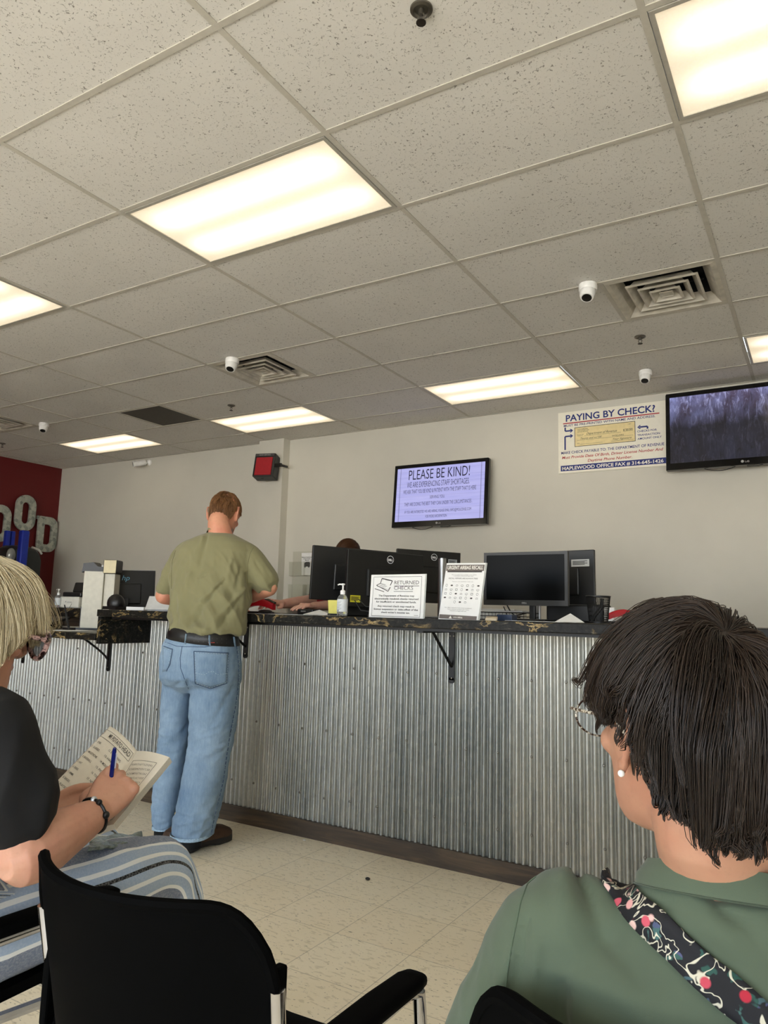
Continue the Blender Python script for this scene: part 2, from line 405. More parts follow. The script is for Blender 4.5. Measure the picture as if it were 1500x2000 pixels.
# sprinklers
M_chr = mat('tarnished chrome', (120, 116, 108), .35, .9)
def sprinkler(x, y, label):
    t = thing('fire_sprinkler', label, 'sprinkler', (x, y, H), 0, 'ceiling sprinkler heads')
    MB().lathe([(.036, .002), (.036, -.004), (.026, -.007), (.022, -.002), (.012, -.002)]).build('escutcheon', M_chr, t, True, world=False)
    b = MB(); b.lathe([(.009, 0), (.009, -.02), (.006, -.022)], n=12)
    for sx in (-1, 1): b.tube([(sx*.008, 0, -.018), (sx*.012, 0, -.03), (sx*.003, 0, -.045)], .0025, 6)
    b.build('frame', M_chr, t, True, world=False)
    d = MB(); d.lathe([(.003, -.044), (.016, -.047), (.016, -.049), (.002, -.05)], n=16); d.build('deflector', mat('dark bronze', (50, 44, 38), .5, .6), t, True, world=False)
for x, y, l in ((.618, .267, 'nearest fire sprinkler, at the top edge of the photo'), (.635, 3.357, 'fire sprinkler between the right vent and a small dome camera'), (-3.05, 3.375, 'fire sprinkler in front of the light above the pilaster'), (-6.68, 3.376, 'farthest fire sprinkler at the left edge')): sprinkler(x, y, l)
# ceiling mark
# ================================================================= COUNTER
YP = 1.70; XC0, XC1 = -7.3, 3.2; XS = -2.05; ZT = 1.14; YE = 1.305
s = NT('corrugated galvanised steel'); X, Y, Z = s.xyz()
sp = s.voro(60, out=1, vec=s.mapping((1, 1, .8))); g = s.node('ShaderNodeRGBToBW', ins={0: sp}).outputs[0]
st = s.noise(1, 4, .6, s.mapping((14, 1, 2.2))); sheet = s.node('ShaderNodeTexWhiteNoise', noise_dimensions='1D', ins={'W': s.math('FLOOR', s.math('DIVIDE', s.math('ADD', X, .905), .66))}).outputs[0]
v = s.math('ADD', s.math('MULTIPLY', g, .07), s.math('ADD', s.math('MULTIPLY', st, .26), s.math('MULTIPLY', sheet, .16)))
s.color(s.ramp(v, [(.08, L(112, 118, 120)), (.28, L(166, 166, 160)), (.5, L(212, 208, 196))]))
s.set(Metallic=.86, Roughness=s.math('ADD', .29, s.math('MULTIPLY', st, .14))); M_corr = s.m
s = NT('dark stained wood'); gx = s.noise(1, 5, .65, s.mapping((2.2, 8, 26)), 1.0)
s.color(s.ramp(gx, [(.25, L(34, 27, 21)), (.5, L(66, 53, 40)), (.72, L(98, 80, 58))])); s.set(Roughness=.55); s.bump(gx, .3, .002); M_wood = s.m
s = NT('black granite with gold veins')
w1 = s.noise(3.0, 5, .62, s.mapping((1, 1, 2.5)), 2.2); w2 = s.noise(6, 6, .7, s.mapping((1, 2, 4), loc=(3, 1, 2)), 3.0)
ve = s.ramp(w1, [(.545, BW(0)), (.57, BW(1)), (.60, BW(0))]); v2 = s.ramp(w2, [(.60, BW(0)), (.66, BW(1)), (.70, BW(.2))])
fine = s.ramp(s.noise(60, 4, .7), [(.35, L(14, 14, 13)), (.6, L(34, 33, 30)), (.8, L(72, 68, 58))])
c = s.mix(s.math('MULTIPLY', s.math('MULTIPLY', ve, .85), s.ramp(s.noise(7, 3), [(.42, BW(.05)), (.6, BW(1))])), fine, s.mix(s.noise(30, 2), L(150, 118, 62), L(206, 184, 134))); c = s.mix(s.math('MULTIPLY', v2, .5), c, L(128, 122, 104))
s.color(c); s.set(Roughness=.38, Specular_IOR_Level=.14); M_gran = s.m
M_iron = mat('black iron', (10, 10, 11), .42, .3)
ct = thing('service_counter', 'long service counter front of corrugated galvanised steel over dark wood kickboard', 'counter', (XC0, YP, 0))
# corrugated sheet, stepped where the counter is lower
P = .03175; seg = 10; A = .0072
def corr(x0, x1, z0, z1):
    n = int((x1-x0)/P*seg); vs = []; fs = []
    for i in range(n+1):
        x = x0+i*P/seg; y = YP-.006-A+2*A*(.5+.5*math.cos(2*PI*x/P))**1.9; y2 = y+.0015
        vs += [(x, y, z0), (x, y, z1)]
    for i in range(n):
        a = 2*i; fs += [(a, a+2, a+3, a+1)]
    return vs, fs
m = MB(); m.add(*corr(XC0, XS, .075, .962)); m.add(*corr(XS, XC1, .075, 1.10)); m.build('corrugated_panel', M_corr, ct, 60)
m = MB(); m.box(((XC0+XS)/2, YP+.06, .48), (XS-XC0, .1, .96)); m.box(((XC1+XS)/2, YP+.06, .549), (XC1-XS, .1, 1.098)); m.build('backing_wall', mat('plywood', (120, 96, 66), .7), ct)
kb = MB(); kb.box(((XC0+XC1)/2, YP-.012, .043), (XC1-XC0, .022, .086), bev=.002)
kb.build('kickboard', M_wood, ct)
sc = []
k = 0
xs0 = .151
for z, off in ((.88, 0), (.546, 0), (.215, 0)):
    for i in range(-24, 7):
        x = xs0+i*P*5+off
        if z > .85 and x < -.2 and i % 2: continue
        q = MB(); q.lathe([(.0065, 0), (.0065, .0015), (.0045, .003), (.0045, .006), (.002, .0065)], (x, YP-.0132-.0005, z+random.uniform(-.006, .006)), 8, (0, -1, 0)); q.build('screw', M_chr, ct, True)
# raised granite worktop
tp = thing('granite_countertop', 'raised black granite countertop with gold veins and a side return at its left end', 'countertop', (XS, YE, 1.1))
m = MB(); m.box(((XS+XC1)/2, (YE+2.55)/2, 1.12), (XC1-XS, 2.55-YE, .04), bev=.003); m.build('top', M_gran, tp)
m = MB(); m.box((XS+.014, (YE+YP)/2+.004, 1.02), (.028, YP-YE-.012, .158), bev=.002); m.build('side_return', M_gran, tp)
m = MB(); m.box(((XS+XC1)/2+.03, (YE+.03+2.4)/2, 1.093), (XC1-XS-.1, 2.4-YE-.06, .013)); m.build('underlay', M_iron, tp)
lt = thing('lower_countertop', 'lower black granite countertop section left of the raised counter', 'countertop', (XC0, YE, .96))
MB().box(((XC0+XS)/2, (YE+2.2)/2, .98), (XS-XC0, 2.2-YE, .04), bev=.003).build('top', M_gran, lt)
ld = thing('granite_ledge', 'raised granite ledge behind the lower countertop holding the sanitizer and printer', 'ledge', (XC0, 2.2, 1.0))
MB().box(((XC0+XS-.2)/2, 2.52, 1.105), (XS-.2-XC0, .62, .07), bev=.003).build('top', M_gran, ld)
MB().box(((XC0+XS-.2)/2, 2.55, .52), (XS-.2-XC0, .4, 1.09)).build('base', M_wood, ld)
# folding shelf brackets
def bracket(x, ztop, label, vlen, curved=False, lean=-1):
    t = thing('shelf_bracket', label, 'bracket', (x, YP-.012, ztop), 0, 'black iron brackets under the countertops')
    v = MB(); v.box((0, -.004, -vlen/2), (.030, .008, vlen), bev=.002)
    v.lathe([(.015, 0), (.015, .008)], (0, 0, -vlen+.002), 16, (0, -1, 0)); v.build('wall_arm', M_iron, t, world=False)
    h = MB(); h.box((0, -.17, -.004), (.030, .33, .008)); h.build('shelf_arm', M_iron, t, world=False)
    b = MB(); n = 8
    pts = [(0, -.008-.2*(i/n), -vlen*.72+vlen*.70*((i/n)**(.8 if curved else 1))) for i in range(n+1)]
    b.tube(pts, .007, 8); b.build('brace', M_iron, t, True, world=False)
    for i, (bx, bz) in enumerate(((-.009, -.025), (.009, -.025), (0, -vlen+.012))):
        MB().lathe([(.0045, 0), (.0045, .002), (.002, .003)], (bx, -.008, bz), 8, (0, -1, 0)).build('bolt', M_chr, t, True, world=False)
bracket(.074, 1.086, 'black iron bracket under the granite between the two counter notices', .235)
bracket(-1.224, 1.086, 'black iron bracket under the counter right of the standing man', .185)
bracket(-2.385, .962, 'black iron bracket with curved brace under the lower countertop', .205, True)
bracket(-3.30, .962, 'black iron bracket far left, seen past the blonde woman\'s sunglasses', .205, True)
bracket(1.40, 1.086, 'black iron bracket hidden behind the woman in green', .235)
# ================================================================= WALL SIGN AND SCREENS
M_ink = mat('black ink', (22, 22, 24), .6); M_blue = mat('blue ink', (26, 44, 120), .6); M_redi = mat('red ink', (176, 24, 44), .6)
M_sign = mat('white sign board', (240, 236, 222), .45, var=.02); M_wink = mat('white ink', (244, 242, 234), .6)
M_paper = mat('white paper', (238, 238, 236), .7, var=.02)
YW = YB
t = thing('check_payment_sign', 'white wall sign with blue heading about paying by check, left of the big dark screen', 'sign', (.11, YW, 2.43))
W, Hh = .925, .552; x0 = -.354
MB().box((x0+W/2, YW-.006, 2.43+Hh/2), (W, .010, Hh)).build('board', M_sign, t)
F = Face2D((x0, YW-.0112, 2.43+Hh), (1, 0, 0), (0, 0, -1), W, Hh, (0, -1, 0))
b = MB(); F.text(b, 'PAYING BY CHECK?', .075, .895, .155, .105, .022)
F.rect(b, .022, .875, .978, .965)
for P, hd in (([(.068, .25), (.068, .312), (.13, .312)], (.145, .312, 1)), ([(.066, .62), (.066, .40), (.13, .40)], (.145, .40, 1)), ([(.825, .41), (.825, .372), (.755, .372)], (.735, .372, -1))):
    F.line(b, P, .024)
    x, y, sg = hd; F.poly(b, [(x, y), (x-.022*sg, y-.03), (x-.022*sg-.012*sg, y-.03), (x-.014*sg, y), (x-.034*sg, y+.03), (x-.022*sg, y+.03)])
F.text(b, 'MUST BE PRE-PRINTED WITH NAME AND ADDRESS.', .055, .895, .242, .036, .012)
F.text(b, 'CHECKS FOR', .735, .905, .452, .030, .014); F.text(b, 'TRANSACTION', .735, .93, .512, .030, .014); F.text(b, 'AMOUNT ONLY', .735, .945, .568, .030, .014)
F.text(b, 'MAKE CHECK PAYABLE TO: THE DEPARTMENT OF REVENUE', .028, .965, .688, .043, .012)
b.build('blue_lettering', M_blue, t)
b = MB(); F.rect(b, .048, .178, .93, .194)
F.text(b, 'Must Provide Date Of Birth, Driver License Number And', .035, .955, .765, .043, .012, .22); F.text(b, 'Daytime Phone Number.', .28, .685, .843, .043, .012, .22)
b.build('red_lettering', M_redi, t)
b = MB(); F.text(b, 'MAPLEWOOD OFFICE FAX # 314-645-1426', .036, .955, .948, .052, .02, e=.001); b.build('white_lettering', M_wink, t)
b = MB(); F.rect(b, .158, .268, .718, .585, .0005); b.build('check_border', M_ink, t)
b = MB(); F.rect(b, .163, .276, .713, .577, .0008); b.build('check_face', mat('cream check paper', (232, 214, 160), .6), t)
b = MB()
for k, tx in enumerate(('YOUR NAME HERE', 'YOUR ADDRESS HERE', 'ANYTOWN MO 63143')): F.text(b, tx, .185, .285+.012*(k % 2), .312+k*.022, .013, .01, e=.0011)
F.text(b, '1001', .655, .68, .312, .014, e=.0011); F.text(b, 'PAY TO THE', .182, .245, .398, .012, e=.0011); F.text(b, 'ORDER OF', .182, .235, .416, .012, e=.0011)
F.text(b, 'Department of Revenue', .27, .555, .405, .036, 0, .5, e=.0011); F.line(b, [(.25, .42), (.59, .42)], .003, .001)
F.text(b, '$ 20.00', .61, .69, .405, .024, .01, e=.0011); F.line(b, [(.61, .378), (.695, .378), (.695, .412), (.61, .412)], .003, .001)
F.text(b, 'Twenty and no/100', .215, .415, .474, .03, 0, .5, e=.0011); F.line(b, [(.182, .484), (.70, .484)], .003, .001); F.text(b, 'DOLLARS', .51, .615, .474, .020, .01, e=.0011)
F.text(b, 'FOR', .182, .205, .545, .016, e=.0011); F.line(b, [(.21, .55), (.42, .55)], .003, .001)
F.text(b, 'Your Signature', .515, .685, .535, .032, 0, .5, e=.0011); F.line(b, [(.50, .55), (.70, .55)], .003, .001)
b.build('check_writing', M_ink, t)

M_gloss = mat('gloss black plastic', (8, 8, 9), .12)
# screen pictures
s = NT('message screen'); X, Y, Z = s.xyz()
pl_ = s.math('FRACT', s.math('MULTIPLY', s.math('ADD', Z, .01), 16.0)); ln = s.ramp(pl_, [(0, BW(.7)), (.05, BW(1))])
g = s.noise(1, 3, .6, s.mapping((2, 1, 30)))
c = s.mix(g, L(150, 152, 214), L(188, 186, 232)); c = s.mix(1, c, ln, 'MULTIPLY')
edge = s.ramp(s.math('ABSOLUTE', X), [(.424, BW(1)), (.426, BW(.55)), (.430, BW(.55)), (.432, BW(1))]); c = s.mix(1, c, edge, 'MULTIPLY')
s.color(BW(.02)); s.set(Roughness=.22, Emission_Color=c, Emission_Strength=.72); M_scr1 = s.m
s = NT('lavender field screen'); X, Y, Z = s.xyz()
st = s.noise(1, 5, .7, s.mapping((34, 1, 9)), 1.2); blob = s.noise(1, 4, .6, s.mapping((5, 1, 3.0), loc=(2, 0, 1)), .6)
vz = s.ramp(s.math('ADD', Z, s.math('MULTIPLY', blob, .16)), [(.10, BW(.05)), (.30, BW(.5)), (.46, BW(.95)), (.62, BW(.6))])
c = s.mix(s.ramp(blob, [(.35, BW(0)), (.65, BW(1))]), L(74, 64, 88), L(112, 116, 160)); c = s.mix(s.ramp(st, [(.52, BW(0)), (.72, BW(1))]), c, L(168, 170, 216)); c = s.mix(s.ramp(st, [(.30, BW(.8)), (.44, BW(0))]), c, L(26, 22, 30))
c = s.mix(1, c, vz, 'MULTIPLY')
s.color(BW(.02)); s.set(Roughness=.12, Emission_Color=c, Emission_Strength=1.35); M_scr2 = s.m
def tv(c, W, Hh, label, scr, tilt, name, bl=.055):
    t = thing('wall_television', label, 'television', c, 0); Rm = Matrix.Rotation(math.radians(tilt), 4, 'X')
    ROOT[t.name] = Matrix.Identity(4)
    T = lambda m: [Rm @ Vector(v) for v in m.v]
    def add(nm, m, mt, **k):
        m.v = [tuple(v) for v in T(m)]; return m.build(nm, mt, t, world=False, **k)
    bz = .034
    m = MB(); m.box((0, -.0, 0), (W, .045, Hh), bev=.006)
    add('housing', m, M_gloss)
    # bezel frame
    m = MB()
    m.box((0, -.026, Hh/2-bz/2), (W-.012, .008, bz)); m.box((0, -.026, -Hh/2+bl/2), (W-.012, .008, bl))
    for sx in (-1, 1): m.box((sx*(W/2-bz/2-.003), -.026, (bl-bz)/2), (bz-.006, .0078, Hh-bz-bl))
    add('bezel', m, M_gloss)
    m = MB(); m.quad((-W/2+bz, -.0245, -Hh/2+bl), (W/2-bz, -.0245, -Hh/2+bl), (W/2-bz, -.0245, Hh/2-bz), (-W/2+bz, -.0245, Hh/2-bz))
    so = MB(); so.v = m.v; so.f = m.f
    # own origin at the screen's bottom centre so that the picture is laid out on the panel
    o = add('screen', so, scr)
    m = MB(); m.box((0, .06, .0), (.3, .09, .22)); m.box((0, .045, -.12), (W*.8, .05, .06)); add('wall_mount', m, M_blk)
    m = MB(); F = Face2D((-W/2, -.0302, Hh/2), (1, 0, 0), (0, 0, -1), W, Hh, (0, -1, 0))
    F.disc(m, .493, 1-bl*.52/Hh, .011); F.text(m, 'LG', .508, .535, 1-bl*.36/Hh, .02, .02); add('maker_mark', m, mat('grey mark', (150, 150, 150), .4))
    m = MB(); n = 12
    m.tube([(-.28+.22*i/n, .0, -Hh/2-.001-.022*math.sin(PI*i/n)) for i in range(n+1)], .003, 6); m.tube([(.02, .0, -Hh/2-.004), (.1, 0, -Hh/2-.006), (.13, 0, -Hh/2)], .003, 6); add('cable', m, M_blk, smooth=True)
    return t, add
tvc, add = tv((-1.47, YW-.115, 2.30), 1.0, .62, 'wall television showing a lilac message that asks people to be kind', M_scr1, -4, 'a')
m = MB(); F = Face2D((-.466, -.0262, .276), (1, 0, 0), (0, 0, -1), .932, .531, (0, -1, 0))
M_stx = mat('dark screen text', (26, 26, 52), .3)
for a_ in (('PLEASE BE KIND!', .14, .835, .225, .185, -.004), ('WE ARE EXPERIENCING STAFF SHORTAGES.', .125, .835, .372, .105, -.006), ('WE ASK THAT YOU BE KIND & PATIENT WITH THE STAFF THAT IS HERE', .085, .91, .485, .075, -.004), ('SERVING YOU.', .40, .57, .595, .055, -.004), ('THEY ARE DOING THE BEST THEY CAN UNDER THE CIRCUMSTANCES .', .105, .875, .715, .065, -.004), ('IF YOU ARE INTERESTED WE ARE HIRING, PLEASE EMAIL INFO@MOLICENSE.COM', .115, .865, .850, .05, -.002), ('FOR MORE INFORMATION', .36, .60, .945, .05, -.002)):
    m = MB(); F.text(m, *a_); add('message_line', m, M_stx)
tv((1.135, YW-.125, 2.672), 1.12, .645, 'large wall television with a dim picture of purple flowers at the right edge', M_scr2, -5, 'b')

# speaker on the pilaster
p = on(518, 910, 'y', 4.45)
t = thing('wall_speaker', 'black loudspeaker with red cloth grille on the pilaster', 'speaker', (p.x, p.y, p.z)); R3 = Matrix.Scale(1.15, 3) @ Matrix.Rotation(.28, 3, 'Z') @ Matrix.Rotation(math.radians(-12), 3, 'X')
def rb(m): m.v = [tuple(R3 @ Vector(v)) for v in m.v]; return m
m = MB(); m.box((0, .03, 0), (.21, .12, .235), bev=.008); rb(m).build('cabinet', M_blk, t, world=False)
m = MB(); m.box((0, -.032, -.016), (.165, .012, .18), bev=.003); rb(m).build('grille', mat('red speaker cloth', (150, 16, 28), .8, bump=.5, bscale=500), t, world=False)
m = MB(); m.box((0, -.034, .098), (.19, .006, .028)); rb(m).build('name_strip', mat('dark grey strip', (52, 50, 52), .5), t, world=False)
m = MB(); F = Face2D((-.095, -.0372, .112), (1, 0, 0), (0, 0, -1), .19, .028, (0, -1, 0)); F.text(m, 'NOW SERVING', .2, .8, .72, .42, .01); rb(m).build('name_lettering', mat('grey mark', (150, 150, 150), .4), t, world=False)
m = MB(); m.box((.155, .02, .0), (.10, .03, .035)); m.tube([(.19, .02, .0), (.19, .14, .0)], .014); m.build('bracket', M_blk, t, world=False)
m = MB(); m.tube([(-.05, 0, -.118), (-.04, -.01, -.14), (-.01, -.01, -.14), (0, 0, -.12)], .003, 6); m.build('cable', M_blk, t, True, world=False)

# galvanised wall letters on the red wall  (plane x = XL)
s = NT('mottled galvanised letter'); v = s.voro(22, out=1); g = s.node('ShaderNodeRGBToBW', ins={0: v}).outputs[0]
s.color(s.ramp(s.math('ADD', s.math('MULTIPLY', g, .5), s.math('MULTIPLY', s.noise(14, 4), .5)), [(.3, L(120, 128, 122)), (.5, L(166, 170, 160)), (.75, L(196, 198, 186))])); s.set(Metallic=.25, Roughness=.45); M_let = s.m
def oval(w, h, r, n=8, cx=0, cy=0, flip=False, left_square=0):
    P = []
    for (sx, sy, a0) in ((1, 1, 0), (-1, 1, 90), (-1, -1, 180), (1, -1, 270)):
        rr = left_square if (left_square and sx == -1) else r
        for k in range(n+1):
            a = math.radians(a0+90*k/n); P.append((cx+sx*(w/2-rr)+rr*math.cos(a), cy+sy*(h/2-rr)+rr*math.sin(a)))
    return P[::-1] if flip else P
def letter(px, py, kind, label):
    c = on(px, py, 'x', XL+.04)
    # ux: reading direction on this wall runs towards +y
    if kind == 'O': out = oval(.285, .475, .14); inn = oval(.10, .285, .05, flip=True)
    else: out = oval(.29, .475, .12, left_square=.012); inn = oval(.105, .27, .045, flip=True, cx=.0, left_square=.008)
    m = MB(); m.prism(out, (.03, 0, 0), (0, 0, 0), (0, 1, 0), (0, 0, 1), [inn])
    if kind == 'D':
        for sz in (-1, 1): m.box((.015, -.15, sz*.215), (.03, .03, .045))
    o = m.build('wall_letter', M_let, None, 35); o.location = c; return tag(o, label, 'letter', 'galvanised letters on the red wall')
letter(90, 1044, 'D', 'galvanised metal letter D nearest the corner of the red wall')
letter(48, 1002, 'O', 'galvanised metal letter O on the red wall, the raised one directly left of the D')
letter(-2, 1022, 'O', 'galvanised metal letter O on the red wall, cut off by the left edge')

# car front on a blue two post lift in front of the red wall
M_lift = mat('blue painted steel', (18, 44, 150), .35, .2)
c0 = on(40, 1120, 'x', -6.75)
t = thing('lift_display', 'blue two-post lift holding up a dark car front before the red wall', 'display', (c0.x, c0.y, 0))
def pix(px, py, x): return on(px, py, 'x', x)
a = pix(48, 1036, -6.65); m = MB(); m.box((a.x, a.y, a.z/2), (.09, .10, a.z), bev=.02, seg=3); m.build('post', M_lift, t, 30, label='near blue round-cornered post')
a = pix(20, 1037, -7.15); m = MB(); m.box((a.x, a.y-.035, a.z/2), (.06, .06, a.z), bev=.01); m.box((a.x, a.y+.035, a.z/2), (.06, .05, a.z), bev=.01); m.build('post', M_lift, t, 30)
A0 = pix(4, 1075, -6.9); A1 = pix(74, 1075, -6.9)
cw = A1.y-A0.y; ym = (A0.y+A1.y)/2; zt2 = pix(40, 1066, -6.9).z
M_car = mat('dark grey car paint', (44, 48, 48), .3, .3)
m = MB(); R = []
for x, k in ((-7.25, .9), (-7.0, 1), (-6.85, .98), (-6.78, .9)):
    R.append([Vector((x, ym+px_*k, zt2-.55+pz*k)) for px_, pz in ((-cw/2, 0), (-cw/2, .40), (-cw*.44, .50), (-cw*.30, .545), (0, .56), (cw*.30, .545), (cw*.44, .50), (cw/2, .42), (cw/2, 0), (0, -.05))])
m.rings(R); m.build('car_body', M_car, t, 40)
m = MB(); m.sphere((-6.80, ym-cw*.38, zt2-.13), (.045, .055, .085), 20, 12); m.build('headlamp', mat('headlamp glass', (150, 152, 148), .1, .2), t, True)
m = MB(); m.tube([(-6.80, ym+cw*.18, zt2-.012), (-6.80, ym+cw*.38, zt2-.035), (-6.80, ym+cw*.48, zt2-.085)], .014, 8); m.build('chrome_trim', mat('white trim', (220, 220, 214), .3), t, True)
m = MB(); m.box((-6.9, ym, zt2-.62), (.7, .12, .06)); m.build('lift_arm', M_lift, t)

# ================================================================= THINGS ON THE COUNTER
Zc = ZT+.0005
M_mon = mat('matte black monitor shell', (15, 16, 17), .42, var=.1); M_screen = mat('dark screen glass', (5, 6, 7), .3, Specular_IOR_Level=.08)
M_silver = mat('brushed silver', (168, 170, 172), .32, .9)
def monitor(TL, TR, h, label, face, BR=None, logo=None, sticker=None, neck=None, basez=Zc, extra=None, group=None):
    """face: 'front' shows the screen, 'back' the rear shell. TL, TR: upper corners as seen from the seats"""
    ux = (TR-TL); W = ux.length; ux.normalize()
    up = (TR-BR).normalized() if BR is not None else Vector((0, 0, 1)); up = (up-ux*up.dot(ux)).normalized()
    n = ux.cross(up)*1.0                       # towards the viewer side
    if n.dot(Vector(CAM)-TL) < 0: n = -n
    base = (TL+TR)/2; t = thing('computer_monitor', label, 'monitor', (base.x, base.y, basez), 0, group)
    Rm = Matrix((ux, n, up)).transposed(); cen = (TL+TR)/2-up*h/2
    m = MB(); m.box(cen-n*.012, (W, .024, h), Rm, bev=.004)
    if face == 'back': m.box(cen+n*.0-up*.02, (W*.5, .022, h*.5), Rm, bev=.008)
    m.build('housing', M_mon, t)
    F = Face2D(TL+n*.0004, ux, -up, W, h, n)
    if face == 'front':
        m = MB()
        for (a, b, c_, d) in ((0, 0, 1, .055), (0, .90, 1, 1), (0, .055, .035, .90), (.965, .055, 1, .90)):
            P = [F.p(a, b, 0), F.p(c_, b, 0), F.p(c_, d, 0), F.p(a, d, 0)]; m.add(P+[q+n*.005 for q in P], [(0, 1, 2, 3), (4, 5, 6, 7), (0, 1, 5, 4), (1, 2, 6, 5), (2, 3, 7, 6), (3, 0, 4, 7)])
        m.build('bezel', mat('charcoal bezel', (38, 38, 38), .4), t)
        m = MB(); F.rect(m, .034, .05, .966, .905, .001); m.build('screen', M_screen, t)
        m = MB(); F.text(m, 'DELL', .47, .53, .968, .03, .03, e=.0058); m.build('maker_mark', mat('grey mark', (150, 150, 150), .4), t)
    if logo:
        m = MB(); e = .0012
        F.ring(m, logo[0], logo[1], .022, .0028, e); F.text(m, 'DELL', logo[0]-.016/W, logo[0]+.016/W, logo[1]+.007/h, .011/h, .06, e=e); m.build('maker_mark', mat('silver mark', (226, 228, 230), .3), t)
    if sticker:
        u, v, w_, h_, rgb, lines = sticker; e = .0012
        m = MB(); F.rect(m, u, v, u+w_, v+h_, e); m.build('sticker', mat('sticker %d' % rgb[2], rgb, .5), t)
        m = MB()
        for k in range(lines): F.rect(m, u+w_*.08, v+h_*(.2+.6*k/lines), u+w_*(.75 if k % 2 else .9), v+h_*(.2+.6*k/lines)+h_*.09, e+.0004)
        m.build('sticker_print', M_ink, t)
    if neck:
        px, dz, mt, off = neck     # position along width, top below TL, material, distance behind/before
        c = TL+ux*(px*W)+n*off; z1 = (TL+TR).z/2-dz
        m = MB(); hw = .03; m.box((c.x, c.y, (basez+z1)/2), (hw, .022, z1-basez), Matrix.Rotation(math.atan2(ux.y, ux.x), 3, 'Z'), bev=.004); m.build('neck', mt, t)
        m = MB(); m.box((c.x, c.y, basez+.006), (.19, .15, .012), Matrix.Rotation(math.atan2(ux.y, ux.x), 3, 'Z'), bev=.005); m.build('foot', mt if mt is M_silver and off < 0 else M_mon, t)
    return t, F
M1, F1 = monitor(at(612, 1064, 4.30), at(779, 1079, 4.48), .318, 'black computer monitor seen from behind, leftmost on the raised counter', 'back', neck=(.45, .2, M_mon, .03))
M2, F2 = monitor(at(680, 1072, 3.96), at(828, 1085, 4.20), .31, 'black computer monitor with round maker mark and yellow sticker behind the returned checks notice', 'back', logo=(.545, .13), sticker=(.05, .80, .125, .12, (196, 190, 40), 4), neck=(.5, .2, M_mon, .035))
# panel seam and vents on the second monitor
m = MB(); F2.line(m, [(.38, .42), (.38, .26), (.62, .26), (.62, .42)], .006, .0012); m.build('cover_seam', mat('seam black', (4, 4, 4), .6), M2)
M3, F3 = monitor(at(776, 1071, 4.72), at(900, 1080, 4.86), .34, 'black computer monitor with asset tag behind a silver stand column, second row', 'back', logo=(.575, .12), sticker=(.80, .14, .14, .09, (170, 176, 180), 4))
c = at(863, 1140, 4.45); m = MB(); m.tube([(c.x, c.y, Zc+.01), (c.x, c.y, at(863, 1090, 4.45).z)], .024, 20); m.build('neck', M_silver, M3, True)
m = MB(); m.box((c.x, c.y+.03, Zc+.006), (.2, .16, .012), bev=.005); m.build('foot', M_silver, M3)
M4, F4 = monitor(at(946, 1080, 3.86), at(1109, 1076, 3.62), .272, 'black computer monitor with its dark screen facing the seats, right of the recall notice', 'front', neck=(.56, .24, M_mon, -.04))
M5, F5 = monitor(at(1046, 1078, 4.10), at(1160, 1073, 3.92), .30, 'black computer monitor seen from behind with a white asset sticker, rightmost', 'back', BR=at(1171, 1175, 3.86), sticker=(.62, .17, .30, .13, (206, 208, 206), 4), neck=(.1, .2, M_silver, .05))
m = MB(); c = at(1130, 1200, 3.7); m.box((c.x, c.y, Zc+.045), (.30, .12, .09), Matrix.Rotation(-.1, 3, 'Z'), bev=.01); tag(m.build('dark_box', M_mon), 'low black box standing on the counter under the rightmost monitor', 'box')
c = at(640, 1180, 4.05)

# notices in acrylic holders
M_acr = NT('clear acrylic'); M_acr.set(Base_Color=L(236, 240, 236), Roughness=.05, Transmission_Weight=1.0, IOR=1.2, Alpha=.35); M_acr = M_acr.m
def notice(name, label, BL, BR, lean, h):
    ux = (BR-BL); W = ux.length; ux.normalize(); n = Vector((0, 0, 1)).cross(ux).normalized()
    if n.dot(Vector(CAM)-BL) < 0: n = -n
    up = (Vector((0, 0, 1))*math.cos(lean)-n*math.sin(lean)).normalized(); nn = (n*math.cos(lean)+Vector((0, 0, 1))*math.sin(lean)).normalized()
    t = thing(name, label, 'notice', ((BL+BR)/2).to_tuple())
    cen = (BL+BR)/2+up*h/2-nn*.002; Rm = Matrix((ux, nn, up)).transposed()
    MB().box(cen, (W, .003, h), Rm).build('sheet', M_paper, t)
    m = MB(); m.box((BL+BR)/2-n*.045+Vector((0, 0, .0015)), (W, .09, .003), Matrix.Rotation(math.atan2(ux.y, ux.x), 3, 'Z')); m.box(cen-nn*.006, (W+.004, .003, h+.003), Rm); m.build('holder', mat('clear plastic holder', (214, 218, 214), .15), t)
    return t, Face2D(BL+up*h, ux, -up, W, h, nn)
t, F = notice('returned_checks_notice', 'white landscape notice about returned checks in a stand on the counter', on(720, 1206, 'y', 1.47)*1.0, on(826, 1210, 'y', 1.40)*1.0, .05, .205)
m = MB()
F.line(m, [(.055, .05), (.945, .05), (.945, .955), (.055, .955), (.055, .046)], .008)
F.text(m, 'RETURNED', .455, .90, .225, .083, -.006); F.text(m, 'CHECKS', .455, .80, .35, .083, -.006)
F.line(m, [(.452, .262), (.905, .262)], .010); F.line(m, [(.452, .386), (.80, .386)], .010)
for a, b_, y in (('The Department of Revenue may', (.17, .83), .505), ('electronically resubmit checks returned', (.095, .905), .575), ('for insufficient or uncollected funds.', (.13, .87), .645), ('Any returned check may result in', (.16, .84), .745), ('license suspension or debt-offset of the', (.095, .905), .815), ('check writer\'s income tax.', (.235, .765), .885)):
    F.text(m, a, b_[0], b_[1], y, .040, .012)
F.rect(m, .84, .915, .915, .921)
